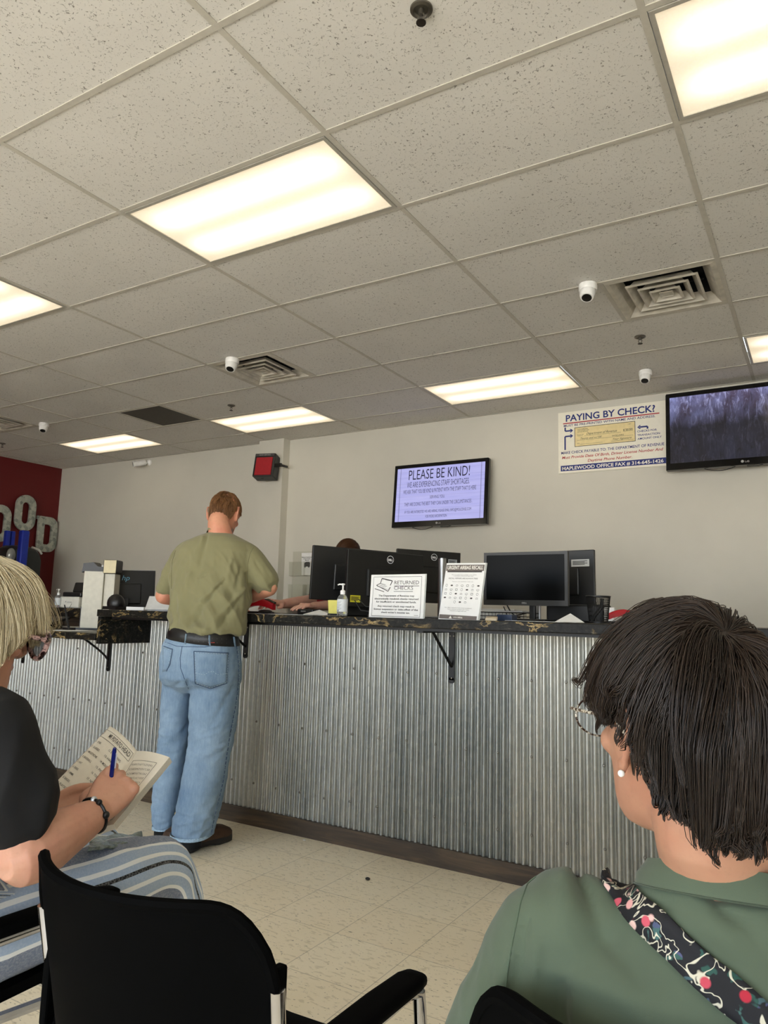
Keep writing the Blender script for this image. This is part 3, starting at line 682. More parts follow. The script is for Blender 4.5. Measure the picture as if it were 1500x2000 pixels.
# checkbook drawing
F.line(m, [(.19, .20), (.215, .085), (.415, .145), (.38, .25)], .020); F.line(m, [(.19, .20), (.115, .245), (.345, .385), (.385, .29)], .015); F.line(m, [(.19, .20), (.29, .235)], .008)
F.line(m, [(.13, .265), (.345, .35), (.375, .29)], .006); F.line(m, [(.18, .235), (.30, .29)], .005); F.line(m, [(.20, .222), (.32, .272)], .005); F.line(m, [(.17, .25), (.27, .298)], .005)
F.line(m, [(.085, .325), (.27, .395)], .014); F.line(m, [(.245, .09), (.235, .13)], .004); F.line(m, [(.28, .12), (.36, .142)], .004)
m.build('lettering', M_ink, t)
t, F = notice('airbag_recall_notice', 'white portrait airbag recall notice with rows of small emblems in a stand', on(856, 1209, 'y', 1.46)*1.0, on(933, 1214, 'y', 1.40)*1.0, .20, .262)
M_gr = mat('grey print', (112, 104, 100), .6)
m = MB(); F.rect(m, .015, .03, .985, .14); m.build('heading_band', M_gr, t); m = MB(); F.rect(m, .015, .915, .965, .985); m.build('foot_band', M_gr, t)
m = MB(); F.rect(m, .055, .14, .94, .165, .0005)
for a, u0, u1, y, h_ in (('There is an open recall on airbags in many vehicles', .18, .82, .215, .012), ('to see if your vehicle has an open recall', .24, .74, .236, .012), ('RECALL REPAIRS ARE ALWAYS FREE', .12, .86, .285, .022), ('Check your vehicle identification number today', .22, .76, .335, .010), ('Your safety is important to every vehicle manufacturer.', .12, .82, .795, .013), ('Check to see if your car has an open recall at', .20, .75, .822, .013), ('checkforairbagrecall.com', .27, .69, .849, .013)):
    F.text(m, a, u0, u1, y, h_, .006)
random.seed(3)
for r in range(5):
    for c_ in range(7):
        if r == 4 and c_ not in (2, 3, 4): continue
        u = .09+c_*.135; v = .40+r*.072; k = (r*7+c_) % 5
        if k == 0: F.ring(m, u, v, .006, .0012)
        elif k == 1: F.disc(m, u, v, .007, ry=.0035)
        elif k == 2: F.line(m, [(u-.03, v), (u, v-.012), (u+.03, v)], .006); F.rect(m, u-.03, v+.012, u+.03, v+.016)
        elif k == 3: F.ring(m, u, v, .008, .0012, ry=.004); F.rect(m, u-.02, v+.018, u+.02, v+.021)
        else: F.line(m, [(u-.025, v-.015), (u+.025, v-.015), (u+.025, v+.015), (u-.025, v+.015), (u-.025, v-.015)], .006)
m.build('small_print', mat('dark grey print', (70, 66, 66), .6), t)
m = MB(); F.text(m, 'URGENT AIRBAG RECALL', .045, .955, .112, .062, .02, e=.0009); F.poly(m, [(.27, .975), (.31, .928), (.35, .975)], .0009); F.text(m, 'AIRBAG', .38, .50, .962, .02, .01, e=.0009); F.text(m, 'RECALL', .51, .62, .962, .022, .04, e=.0009)
m.build('white_lettering', M_wink, t)

# hand sanitizer bottles
s = NT('clear gel bottle'); s.set(Base_Color=L(225, 228, 226), Roughness=.06, Transmission_Weight=.85, IOR=1.33, Alpha=.75); M_gel = s.m
def sanitizer(c, label, k=1.0, pump=None):
    t = thing('hand_sanitizer', label, 'bottle', c, 0, 'pump bottles of hand sanitizer')
    pr = [(.020, .001), (.0255, .004), (.026, .05), (.0255, .085), (.020, .098), (.011, .106), (.010, .110)]
    m = MB(); m.lathe([(r*k, h*k) for r, h in pr]); m.build('bottle', M_gel, t, 50, world=False)
    m = MB(); m.lathe([(r*k, h*k) for r, h in [(.0262, .022), (.0266, .024), (.0266, .080), (.0262, .082)]], n=24); m.build('label_wrap', mat('pale label', (216, 220, 222), .5), t, True, world=False)
    m = MB(); F = Face2D(Vector((-.012, -.0275, .078))*k, (1, 0, 0), (0, 0, -1), .026*k, .055*k, (0, -1, 0))
    for i in range(8): F.rect(m, .05, .08+i*.105, .95-.2*(i % 3), .11+i*.105, 0)
    F.rect(m, .1, .86, .4, .98, 0); m.build('label_print', mat('grey print 2', (130, 132, 134), .6), t, world=False)
    m = MB(); m.lathe([(r*k, h*k) for r, h in [(.0125, .106), (.0125, .124), (.008, .127), (.0042, .128), (.0042, .150), (.010, .152), (.011, .158), (.004, .160)]], n=18)
    m.tube([Vector((0, 0, .154))*k, Vector((-.018, -.004, .156))*k, Vector((-.027, -.005, .152))*k], .0035*k, 8); m.build('pump', M_plas, t, 50, world=False)
    return t
p = on(668, 1203, 'y', 1.45); sanitizer((p.x, p.y, Zc), 'clear pump bottle of hand sanitizer left of the returned checks notice')
p = on(112, 1188, 'y', 2.42); sanitizer((p.x, p.y, ZT), 'clear pump bottle of hand sanitizer on the far left ledge beside the printer', 1.0)

def slab(name, label, cat, c, size, rz, m_, tilt=0, bev=0, **k):
    o = MB().box((0, 0, size[2]/2), size, bev=bev).build(name, m_); o.location = c; o.rotation_euler = (tilt, 0, rz); return tag(o, label, cat, **k)
def sheet(label, pts, lift, curl=None, group=None):
    """a paper sheet with slightly raised corner"""
    P = [Vector(p) for p in pts]; n = 6; vs = []; fs = []
    for i in range(n+1):
        for j in range(n+1):
            u, v = i/n, j/n; q = (P[0]*(1-u)+P[1]*u)*(1-v)+(P[3]*(1-u)+P[2]*u)*v
            cl = (max(0, u+v-1.2)/.8)**2*(curl or 0); vs.append((q.x, q.y, q.z+lift+cl))
    for i in range(n):
        for j in range(n): a = i*(n+1)+j; fs.append((a, a+1, a+n+2, a+n+1))
    m = MB(); m.add(vs, fs); o = m.build('paper_sheet', M_paper); md = o.modifiers.new('thick', 'SOLIDIFY'); md.thickness = .0008
    return tag(o, label, 'paper', group)
sheet('white paper sheet with curled corner beside the hand sanitizer', [(-.85, 1.42, ZT), (-.55, 1.40, ZT), (-.52, 1.62, ZT), (-.80, 1.62, ZT)], .002, .0)
sheet('white paper lying in front of the clerk', [(-1.16, 1.36, ZT), (-.86, 1.36, ZT), (-.86, 1.7, ZT), (-1.16, 1.7, ZT)], .0025)
q = MB(); a, b, c_ = at(592, 1199, 3.9), at(638, 1201, 3.8), at(618, 1191, 3.95)
for w_ in (a, b): w_.z = ZT+.004
q.add([a, b, Vector((b.x-.03, b.y+.1, ZT+.004)), Vector((a.x+.02, a.y+.12, ZT+.03))], [(0, 1, 2, 3)]); o = q.build('folded_paper', M_paper); o.modifiers.new('t', 'SOLIDIFY').thickness = .001; tag(o, 'folded white paper rising at one corner left of the sanitizer', 'paper')
sheet('long white paper strip in front of the screen facing monitor', [(.47, 1.36, ZT), (.72, 1.36, ZT), (.72, 1.6, ZT), (.47, 1.6, ZT)], .003)
q = MB(); a = on(1083, 1218, 'y', 1.42); q.add([(a.x, a.y, ZT+.003), (a.x+.09, a.y, ZT+.003), (a.x+.09, a.y+.12, ZT+.003), (a.x+.03, a.y+.12, ZT+.04)], [(0, 1, 2, 3)]); o = q.build('folded_paper', M_paper); o.modifiers.new('t', 'SOLIDIFY').thickness = .001; tag(o, 'white paper with a lifted corner right of the monitor neck', 'paper')
a = on(960, 1212, 'y', 1.45); slab('beige_clip', 'small beige wedge on the counter right of the recall notice', 'wedge', (a.x, a.y, Zc), (.05, .05, .014), .3, mat('beige plastic', (214, 198, 168), .5), .2, .003)
# wire letter tray with papers
a = at(990, 1200, 3.95); t = thing('wire_letter_tray', 'black wire letter tray with papers under the screen facing monitor', 'tray', (a.x, a.y, Zc), -.05)
m = MB()
for z in (.002, .022, .042): m.tube([(-.14, -.1, z), (.14, -.1, z), (.14, .1, z), (-.14, .1, z), (-.14, -.1, z)], .0022, 6)
for i in range(15): m.tube([(-.14+.02*i, -.1, .002), (-.14+.02*i, -.1, .042)], .0012, 5)
for i in range(11): m.tube([(-.14, -.1+.02*i, .003), (.14, -.1+.02*i, .003)], .0012, 5)
m.build('wire_frame', M_blk, t, world=False)
MB().box((0, .01, .047), (.25, .18, .008)).build('paper_stack', M_paper, t, world=False)
a = on(990, 1207, 'y', 1.62); slab('small_blue_box', 'small blue black box on the counter in front of the wire tray', 'box', (a.x, a.y, Zc), (.075, .06, .028), -.05, mat('blue grey plastic', (44, 58, 84), .4), 0, .003)
a = at(950, 1180, 4.35); slab('document_scanner', 'low black and white scanner behind the recall notice', 'scanner', (a.x+.02, a.y+.05, Zc), (.36, .2, .065), 0, mat('light grey plastic', (190, 190, 186), .4), 0, .01)
m = MB(); a = at(1000, 1192, 4.1); m.tube([(a.x-.03, a.y, a.z+.03), (a.x, a.y-.02, a.z-.01), (a.x+.03, a.y-.03, a.z-.03), (a.x+.1, a.y, a.z-.01), (a.x+.16, a.y+.02, a.z+.02)], .004, 6); m.tube([(a.x-.05, a.y, a.z+.02), (a.x-.02, a.y-.02, a.z-.03), (a.x+.06, a.y-.03, a.z-.04)], .003, 6); tag(m.build('black_cable', M_blk, None, True), 'loose black cables below the screen facing monitor', 'cable')
# mesh pen cup
a = at(1169, 1222, 3.22); cx, cy = a.x, a.y; t = thing('pen_cup', 'black wire mesh pen cup with a handle shaped support, right end of the counter', 'cup', (cx, cy, Zc))
m = MB(); Rb, Rt, hh = .040, .052, .118
m.lathe([(Rb, .001), (Rb, .004)], n=28); N = 28
for z in (.006, hh): 
    r_ = Rb+(Rt-Rb)*z/hh; m.tube([(r_*math.cos(2*PI*k/N), r_*math.sin(2*PI*k/N), z) for k in range(N+1)], .0028, 6)
for k in range(44):
    for sg in (1, -1):
        m.tube([((Rb+(Rt-Rb)*q_)*math.cos(2*PI*(k+sg*q_*3)/44), (Rb+(Rt-Rb)*q_)*math.sin(2*PI*(k+sg*q_*3)/44), .004+q_*(hh-.004)) for q_ in (0, .33, .66, 1)], .0006, 4, cap=False)
m.build('mesh_body', M_blk, t, world=False)
m = MB(); m.tube([(-.02, -.03, .006), (-.01, -.03, .03), (.02, -.025, .07), (.022, -.02, .108)], .008, 8); m.build('black_pen', M_blk, t, True, world=False)
a = at(1192, 1196, 3.45); slab('white_device', 'small white plastic device behind the pen cup', 'device', (a.x, a.y, Zc), (.05, .06, .075), .1, M_plas, 0, .006)
def stapler(c, rz, label, k=1.0):
    t = thing('stapler', label, 'stapler', c, rz, 'red and black staplers')
    MB().box((0, 0, .006), (.15*k, .034*k, .012*k), bev=.004).build('base', M_blk, t, world=False)
    m = MB(); R = []
    for i in range(9):
        u = i/8; x = (-.07+.15*u)*k; zc = (.028+.028*math.sin(u*2.6+.3))*k; hh_ = (.018-.006*abs(u-.5))*k
        R.append([Vector((x, sy*.017*k, zc+sz*hh_)) for sy, sz in ((-1, -1), (1, -1), (1.0, .5), (.5, 1), (-.5, 1), (-1, .5))])
    m.rings(R); m.build('body', mat('red plastic', (176, 18, 34), .3), t, 50, world=False)
    m = MB(); m.tube([(-.05*k, 0, .048*k), (0, 0, .066*k), (.05*k, 0, .066*k), (.085*k, 0, .052*k)], .011*k, 8, flat=.5); m.build('grip', mat('dark green grey rubber', (58, 60, 50), .6), t, True, world=False)
    return t
a = at(1207, 1206, 3.35); stapler((a.x+.02, a.y, Zc), .5, 'red and black stapler at the right end behind the brown haired woman', .9)
a = at(505, 1192, 4.0); stapler((a.x, a.y, Zc), .25, 'large red stapler beside the clerk\'s hand and the standing man', 1.15)
a = at(518, 1195, 3.95); m = MB(); m.sphere((0, 0, .012), (.045, .03, .012), 16, 8); o = m.build('computer_mouse', M_blk, None, True); o.location = (a.x, a.y, Zc); tag(o, 'black computer mouse on white paper under the clerk\'s hand', 'mouse')
# white printer / paper box behind the man's elbow
a = at(540, 1190, 4.55); t = thing('white_tray_printer', 'flat off-white printer behind the clerk\'s outstretched hand', 'printer', (a.x, a.y, Zc), .1)
MB().box((0, 0, .04), (.34, .28, .08), bev=.008).build('body', mat('off white plastic', (216, 214, 204), .4), t, world=False)
MB().box((.06, -.142, .058), (.15, .006, .018)).build('slot', mat('grey mark', (150, 150, 150), .4), t, world=False)
a = at(603, 1193, 4.02); t = thing('card_reader', 'small black card reader between paper sheets in front of the clerk', 'card reader', (a.x, a.y, Zc), .1)
MB().box((0, 0, .016), (.10, .08, .032), bev=.006).build('body', M_blk, t, world=False); MB().box((-.01, -.0415, .02), (.03, .002, .008)).build('slot', M_silver, t, world=False)
a = at(652, 1182, 3.86); t = thing('sticky_note_pad', 'yellow sticky notes standing behind the sanitizer bottle', 'notes', (a.x, a.y, Zc))
MB().box((0, 0, .045), (.062, .012, .075), Matrix.Rotation(.15, 3, 'X')).build('pad', mat('yellow paper', (218, 210, 112), .7), t, world=False); MB().box((0, .02, .006), (.07, .05, .012)).build('holder', M_blk, t, world=False)
# cables below the left monitors
m = MB(); a = at(705, 1192, 3.8)
m.tube([(a.x-.04, a.y, a.z+.05), (a.x, a.y, a.z), (a.x+.05, a.y, a.z-.005), (a.x+.09, a.y, a.z+.04)], .003, 6); m.tube([(a.x-.02, a.y, a.z+.06), (a.x+.03, a.y, a.z+.02), (a.x+.1, a.y, a.z+.02)], .0025, 6); tag(m.build('black_cable', M_blk, None, True), 'black cables hanging below the yellow stickered monitor', 'cable')
m = MB(); a = at(700, 1188, 4.1); m.box((a.x, a.y, Zc+.03), (.24, .04, .06), Matrix.Rotation(.9, 3, 'Z'), bev=.006); tag(m.build('dark_dock', M_mon), 'black docking box on the counter under the stickered monitor', 'box')

# brochure rack on the wall
a = on(603, 1130, 'y', 4.6)
s = NT('clear brochure acrylic'); s.set(Base_Color=L(235, 236, 226), Roughness=.08, Transmission_Weight=.9, IOR=1.1, Alpha=.4); M_rack = s.m
t = thing('brochure_rack', 'clear acrylic brochure rack on the wall behind the clerk', 'rack', (a.x, 4.69, .9))
xl = on(560, 1130, 'y', 4.6).x; xr = on(652, 1130, 'y', 4.6).x; Wd = xr-xl; ztp = on(600, 1075, 'y', 4.6).z
m = MB(); m.box(((xl+xr)/2, 4.692, ztp-.36), (Wd, .004, .72)); m.build('back_plate', M_rack, t)
for r_ in range(3):
    z0 = ztp-.26-r_*.24
    for c_ in range(3):
        x0_ = xl+.012+c_*(Wd-.024)/3; w_ = (Wd-.024)/3-.01; m = MB()
        m.box((x0_+w_/2, 4.62, z0+.07), (w_, .004, .15), Matrix.Rotation(.15, 3, 'X')); m.box((x0_+w_/2, 4.655, z0-.005), (w_, .07, .004))
        for q in (0, 1): m.box((x0_+q*w_, 4.655, z0+.07), (.004, .07, .15))
        m.build('pocket', M_rack, t)
bt = thing('brochure', 'white brochure with small truck picture in the clear wall rack', 'brochure', (on(602, 1100, 'y', 4.63).x, 4.64, ztp-.25))
xb = on(590, 1100, 'y', 4.64).x; MB().box((xb+.07, 4.64, ztp-.14), (.15, .003, .235), Matrix.Rotation(.06, 3, 'X')).build('sheet', M_paper, bt)
F = Face2D((xb-.005, 4.634, ztp-.022), (1, 0, 0), (0, 0, -1), .15, .235, (0, -1, 0)); m = MB()
F.text(m, 'Missouri Commercial', .05, .95, .22, .05, .01, e=.004); F.text(m, 'Driver License', .2, .8, .29, .05, .01, e=.004); F.text(m, 'Manual', .34, .66, .36, .05, .01, e=.004)
F.rect(m, .28, .45, .78, .62, .004); F.poly(m, [(.3, .46), (.4, .41), (.7, .41), (.78, .46)], .004); F.disc(m, .36, .63, .009, .004); F.disc(m, .68, .63, .009, .004)
m.build('print', M_ink, bt)

# ------------------------------------------------ left end of the counter
Zl = 1.0005
a = at(193, 1170, 5.05)
KT = .84
t = thing('document_camera_tower', 'tall off-white photo tower with black camera head on the lower countertop', 'tower', (a.x, a.y, Zl), .55); t.scale = (.80, .80, .965)
M_off = mat('ivory plastic', (196, 192, 176), .45)
MB().box((-.03, 0, .215), (.17, .15, .43), bev=.004).build('body', M_off, t, world=False)
MB().box((.10, .01, .255), (.09, .13, .35), bev=.004).build('side_panel', M_off, t, world=False)
m = MB(); m.box((-.105, .02, .08), (.04, .16, .16)); m.box((-.03, -.02, .006), (.22, .22, .012)); m.build('base', M_blk, t, world=False)
m = MB(); m.prism([(-.135, .40), (-.125, .465), (-.04, .475), (.0, .445), (.05, .44), (.05, .41), (-.11, .41)], (0, .15, 0), (0, -.08, 0), (1, 0, 0), (0, 0, 1)); m.build('camera_head', M_blk, t, world=False)
m = MB(); m.box((.105, -.01, .445), (.115, .17, .10), bev=.012); m.build('head_cap', M_blk, t, world=False)
m = MB(); m.box((.11, -.097, .445), (.105, .006, .092), bev=.002); m.build('front_plate', mat('cream plate', (210, 198, 160), .5), t, world=False)
MB().box((.02, 0, .452), (.03, .03, .012)).build('lamp', M_plas, t, world=False)
a = at(226, 1180, 4.7); m = MB(); m.sphere((0, 0, .03), (.062, .05, .060), 18, 10); m.box((0, 0, .0), (.125, .10, .02)); o = m.build('black_receiver', M_blk, None, 50); o.location = (a.x, a.y, ZT+.0105); tag(o, 'rounded black device on the counter right of the photo tower', 'device')
MH, FH = monitor(at(196, 1113, 5.25), at(304, 1115, 5.4), .30, 'black computer monitor with blue lettering on its back, left of the standing man', 'back', neck=(.5, .2, M_mon, .04))
m = MB(); FH.text(m, 'hp', .39, .53, .24, .12, .0, .25, e=.0012); m.build('maker_mark', mat('pale blue mark', (120, 190, 226), .4), MH)
m = MB(); FH.rect(m, 0, -.012, 1, 0, 0); m.build('silver_edge', M_silver, MH)
for (u, lab) in ((250, 'left'), (267, 'middle')):
    pass
a = at(268, 1189, 4.5); slab('white_card_stack', 'small white cards on the counter below the blue lettered monitor', 'cards', (a.x, a.y, Zc), (.12, .05, .02), .3, M_paper)
a = at(318, 1180, 4.3); t = thing('white_tablet', 'white tablet propped up in front of the standing man', 'tablet', (a.x, a.y, Zc), .35)
MB().box((0, 0, .045), (.20, .008, .09), Matrix.Rotation(-.5, 3, 'X'), bev=.003).build('body', mat('light grey plastic', (190, 190, 186), .4), t, world=False); MB().box((0, .04, .003), (.19, .08, .006)).build('stand', M_plas, t, world=False)
a = on(140, 1188, 'y', 2.5); t = thing('receipt_printer', 'white desktop printer with black top on the left ledge', 'printer', (a.x, 2.55, ZT), .2)
MB().box((0, 0, .048), (.21, .2, .096), bev=.01).build('body', mat('off white plastic', (216, 214, 204), .4), t, world=False)
m = MB(); m.box((.02, 0, .115), (.20, .19, .04), bev=.01); m.box((.02, .05, .17), (.17, .08, .09), Matrix.Rotation(-.3, 3, 'X'), bev=.01); m.build('paper_tray', M_blk, t, world=False)
m = MB(); F = Face2D((-.04, -.1008, .06), (1, 0, 0), (0, 0, -1), .08, .02, (0, -1, 0)); F.disc(m, .1, .4, .006); F.text(m, 'Lexmark', .25, .9, .7, .5, .01); m.build('maker_mark', mat('grey mark', (150, 150, 150), .4), t, world=False)
# signature slab, pen, papers on the lower top
a = on(105, 1222, 'z', 1.06); a = Vector((-3.12, 1.60, Zl)); t = thing('signature_pad', 'wide grey signature pad with black rim lying tilted on the lower countertop', 'signature pad', (a.x, a.y, Zl), .25)
Rt_ = Matrix.Rotation(.22, 3, 'X')
MB().box((0, 0, .038), (.40, .30, .018), Rt_, bev=.004).build('rim', M_blk, t, world=False)
MB().box((0, -.004, .0485), (.36, .26, .004), Rt_).build('surface', mat('grey glass', (92, 92, 88), .25), t, world=False)
MB().box((0, .12, .02), (.3, .03, .04)).build('stand', M_blk, t, world=False)
a = at(135, 1227, 4.75); t = thing('pen_on_stand', 'black stylus leaning up from its stand on the lower countertop', 'pen', (a.x, a.y, Zl))
m = MB(); q = at(126, 1181, 4.75); m.tube([(.0, 0, .01), (q.x-a.x, q.y-a.y, q.z-Zl)], [.007, .004], 8); m.build('stylus', M_blk, t, True, world=False)
MB().box((0, 0, .008), (.07, .05, .016), bev=.004).build('stand', M_blk, t, world=False)
m = MB(); q2 = at(120, 1190, 4.75); m.tube([(0, 0, .01), (-.06, .02, .03), (-.09, .03, .10), (-.05, .04, .17)], .0015, 5); m.build('cord', M_blk, t, True, world=False)
sheet('white paper under the stylus stand on the lower countertop', [(-2.62, 1.36, 1.0), (-2.38, 1.36, 1.0), (-2.38, 1.6, 1.0), (-2.62, 1.6, 1.0)], .002)
sheet('white paper strip behind the signature pad', [(-3.3, 1.95, 1.0), (-2.7, 1.95, 1.0), (-2.7, 2.15, 1.0), (-3.3, 2.15, 1.0)], .002)
sheet('white paper on the far left ledge', [(-3.75, 2.3, ZT), (-3.45, 2.3, ZT), (-3.45, 2.5, ZT), (-3.75, 2.5, ZT)], .002)
# pebble on the floor
m = MB(); m.sphere((0, 0, .006), (.012, .009, .006), 10, 6); o = m.build('black_pebble', M_blk, None, True); o.location = (-.16, 1.352, 0); tag(o, 'tiny black object lying on the floor in front of the counter', 'debris')
a = on(594, 1641, 'z', 0); slab('paper_scrap', 'tiny white paper scrap on the floor near the kickboard', 'debris', (a.x, a.y, .0003), (.014, .008, .002), .4, M_paper)
a = on(1490, 1232, 'z', ZT+.01)
# ================================================================= PEOPLE: helpers
from mathutils.bvhtree import BVHTree
def V3(*a): return Vector(a)
def frame(az, pitch=0, roll=0):
    """right, forward, up of a body part facing azimuth az (degrees left of +y), pitched down by pitch"""
    M = Matrix.Rotation(math.radians(az), 3, 'Z') @ Matrix.Rotation(math.radians(-pitch), 3, 'X') @ Matrix.Rotation(math.radians(roll), 3, 'Y')
    return M @ V3(1, 0, 0), M @ V3(0, 1, 0), M @ V3(0, 0, 1)
def loc(c, F, x, y, z): return c+F[0]*x+F[1]*y+F[2]*z
def ell(c, a, b, A, B, n=28, p=2.0):
    """closed superellipse ring: half widths a along A and b along B"""
    R = []
    for k in range(n):
        t = 2*PI*k/n; ct, st = math.cos(t), math.sin(t)
        R.append(c+A*(a*math.copysign(abs(ct)**(2/p), ct))+B*(b*math.copysign(abs(st)**(2/p), st)))
    return R
def limb(mb, pts, rad, n=16, flat=1.0, side=None, sub=4):
    """smooth tapering limb through joints (Catmull-Rom), rounded ends"""
    P = [Vector(p) for p in pts]; Q = []; R = []
    for i in range(len(P)-1):
        p0 = P[max(i-1, 0)]; p1 = P[i]; p2 = P[i+1]; p3 = P[min(i+2, len(P)-1)]
        for k in range(sub):
            t = k/sub; Q.append(.5*((2*p1)+(p2-p0)*t+(2*p0-5*p1+4*p2-p3)*t*t+(3*p1-p0-3*p2+p3)*t**3)); R.append(rad[i]*(1-t)+rad[i+1]*t)
    Q.append(P[-1]); R.append(rad[-1])
    d0 = (Q[1]-Q[0]).normalized(); d1 = (Q[-1]-Q[-2]).normalized()
    Q = [Q[0]-d0*R[0]*.85, Q[0]-d0*R[0]*.5]+Q+[Q[-1]+d1*R[-1]*.5, Q[-1]+d1*R[-1]*.85]; R = [R[0]*.45, R[0]*.85]+R+[R[-1]*.85, R[-1]*.45]
    mb.tube(Q, R, n, flat=flat)
def skin_up(name, mb, m, parent, voxel, smooth=4, disp=None, factor=.5, keep=True):
    """one continuous surface out of the overlapping volumes"""
    me = bpy.data.meshes.new('tmp'); me.from_pydata([tuple(v) for v in mb.v], [], mb.f); me.update()
    bm = bmesh.new(); bm.from_mesh(me); bmesh.ops.recalc_face_normals(bm, faces=bm.faces); bm.to_mesh(me); bm.free()
    o = bpy.data.objects.new('tmp', me); COL.objects.link(o)
    r = o.modifiers.new('r', 'REMESH'); r.mode = 'VOXEL'; r.voxel_size = voxel; r.use_smooth_shade = True
    s_ = o.modifiers.new('s', 'SMOOTH'); s_.factor = factor; s_.iterations = smooth
    dg = bpy.context.evaluated_depsgraph_get(); dg.update(); me2 = bpy.data.meshes.new_from_object(o.evaluated_get(dg))
    bpy.data.objects.remove(o); bpy.data.meshes.remove(me)
    n = len(me2.vertices); co = np.empty(n*3); me2.vertices.foreach_get('co', co); co = co.reshape(-1, 3)
    if disp is not None:
        no = np.empty(n*3); me2.vertex_normals.foreach_get('vector', no); no = no.reshape(-1, 3)
        d = np.array([disp(Vector(c), Vector(k)) for c, k in zip(co, no)])
        co = co+no*d[:, None]
    fs = [tuple(p.vertices) for p in me2.polygons]; bpy.data.meshes.remove(me2)
    w = MB(); w.v = [tuple(c) for c in co]; w.f = fs
    ob = w.build(name, m, parent, 180)
    bvh = BVHTree.FromPolygons([Vector(c) for c in co], fs)
    return ob, bvh
def cast(bvh, px, py, off=.002):
    d = Vector(_f + _r*(px-750)/FPX - _u*(py-1000)/FPX).normalized()
    h, n, i, t = bvh.ray_cast(Vector(CAM), d)
    if h is None:
        p = Vector(CAM)+d*1.0
        best = None
        for k in range(5, 80):
            q = Vector(CAM)+d*(k*.06); r = bvh.find_nearest(q)
            if r[0] is not None and (best is None or r[3] < best[3]): best = r
        h, n = best[0], best[1]
    if n.dot(d) > 0: n = -n
    return h+n*off, n
def fine(pts, step=6):
    out = []
    for (a, b), (c, d) in zip(pts[:-1], pts[1:]):
        m = max(1, int(math.hypot(c-a, d-b)/step)); out += [(a+(c-a)*k/m, b+(d-b)*k/m) for k in range(m)]
    return out+[pts[-1]]
def seam(mb, bvh, pts, r, off=.0, step=6, n=5):
    P = [cast(bvh, *p, off)[0] for p in fine(pts, step)]
    P2 = [P[0]]
    for p in P[1:]:
        if (p-P2[-1]).length < .08: P2.append(p)
    if len(P2) > 1: mb.tube(P2, r, n)
def stitch(mb, bvh, pts, r, off=.001, dash=5, gap=3):
    P = fine(pts, 1); i = 0
    while i+dash < len(P):
        a = cast(bvh, *P[i], off)[0]; b = cast(bvh, *P[i+dash], off)[0]
        if (a-b).length < .05: mb.tube([a, b], r, 4)
        i += dash+gap
HEADP = [(-.108, .016, .028, .078), (-.100, .034, .000, .092), (-.086, .046, -.028, .097), (-.070, .054, -.045, .095), (-.052, .060, -.060, .091), (-.034, .065, -.074, .090), (-.016, .069, -.084, .088),
         (.002, .072, -.091, .087), (.018, .0745, -.095, .086), (.034, .076, -.098, .093), (.058, .077, -.099, .092), (.082, .069, -.090, .078), (.101, .053, -.072, .056), (.113, .034, -.046, .034), (.119, .012, -.017, .012)]
def head_parts(mb, c, F, k=1.0, face=True, ears=True, ek=1.0):
    R = []
    for z, w_, yb, yf in HEADP:
        cy = (yb+yf)/2; R.append(ell(loc(c, F, 0, cy*k, z*k), w_*k, (yf-yb)/2*k, F[0], F[1], 28, 2.25))
    mb.rings(R)
    if face:
        limb(mb, [loc(c, F, 0, .090*k, .030*k), loc(c, F, 0, .100*k, .008*k), loc(c, F, 0, .108*k, -.012*k)], [.009*k, .010*k, .0115*k], 10)
        for s_ in (-1, 1): mb.sphere(loc(c, F, s_*.011*k, .099*k, -.017*k), .009*k, 10, 6)
        limb(mb, [loc(c, F, -.022*k, .086*k, -.048*k), loc(c, F, 0, .095*k, -.045*k), loc(c, F, .022*k, .086*k, -.048*k)], [.004*k, .0065*k, .004*k], 8)
        limb(mb, [loc(c, F, -.018*k, .086*k, -.057*k), loc(c, F, 0, .094*k, -.058*k), loc(c, F, .018*k, .086*k, -.057*k)], [.004*k, .007*k, .004*k], 8)
        mb.sphere(loc(c, F, 0, .084*k, -.090*k), (.024*k, .016*k, .018*k), 12, 8, F)
        for s_ in (-1, 1):
            limb(mb, [loc(c, F, s_*.012*k, .088*k, .040*k), loc(c, F, s_*.034*k, .085*k, .043*k), loc(c, F, s_*.056*k, .066*k, .036*k)], [.007*k, .008*k, .006*k], 8)
            mb.sphere(loc(c, F, s_*.043*k, .062*k, -.014*k), (.022*k, .020*k, .018*k), 10, 8, F)
            mb.sphere(loc(c, F, s_*.032*k, .078*k, .018*k), (.013*k, .010*k, .009*k), 10, 8, F)
    if ears:
        for s_ in (-1, 1):
            P = [(.002, -.012), (-.006, .008), (-.016, .026), (-.030, .030), (-.038, .016), (-.034, -.004), (-.024, -.020), (-.014, -.032), (-.004, -.030)]
            limb(mb, [loc(c, F, s_*(.074+.012*ek*min(1, abs(y)/.03))*k, (y+.004)*k*ek, z*k*ek) for y, z in P], [.0048*k*ek]*len(P), 8, sub=2)
            mb.sphere(loc(c, F, s_*.076*k, -.016*k, .0), (.004*k, .016*k, .024*k), 10, 8, F)
            mb.sphere(loc(c, F, s_*.078*k, -.006*k, -.033*k), (.0055*k, .009*k, .010*k), 10, 8, F)
def skin_mat(name, rgb, red=(190, 110, 90)):
    s = NT(name); a = s.noise(9, 4, .6); b = s.noise(70, 4, .7)
    c = s.mix(s.ramp(a, [(.35, BW(0)), (.7, BW(.55))]), L(*rgb), L(*red)); c = s.mix(s.ramp(b, [(.5, BW(0)), (.75, BW(.22))]), c, L(*(int(v*.72) for v in rgb)))
    s.color(c); s.set(Roughness=.52, Subsurface_Weight=.12, Subsurface_Radius=(.012, .005, .003)); s.bump(s.noise(420, 3, .6), .12, .0006); return s.m
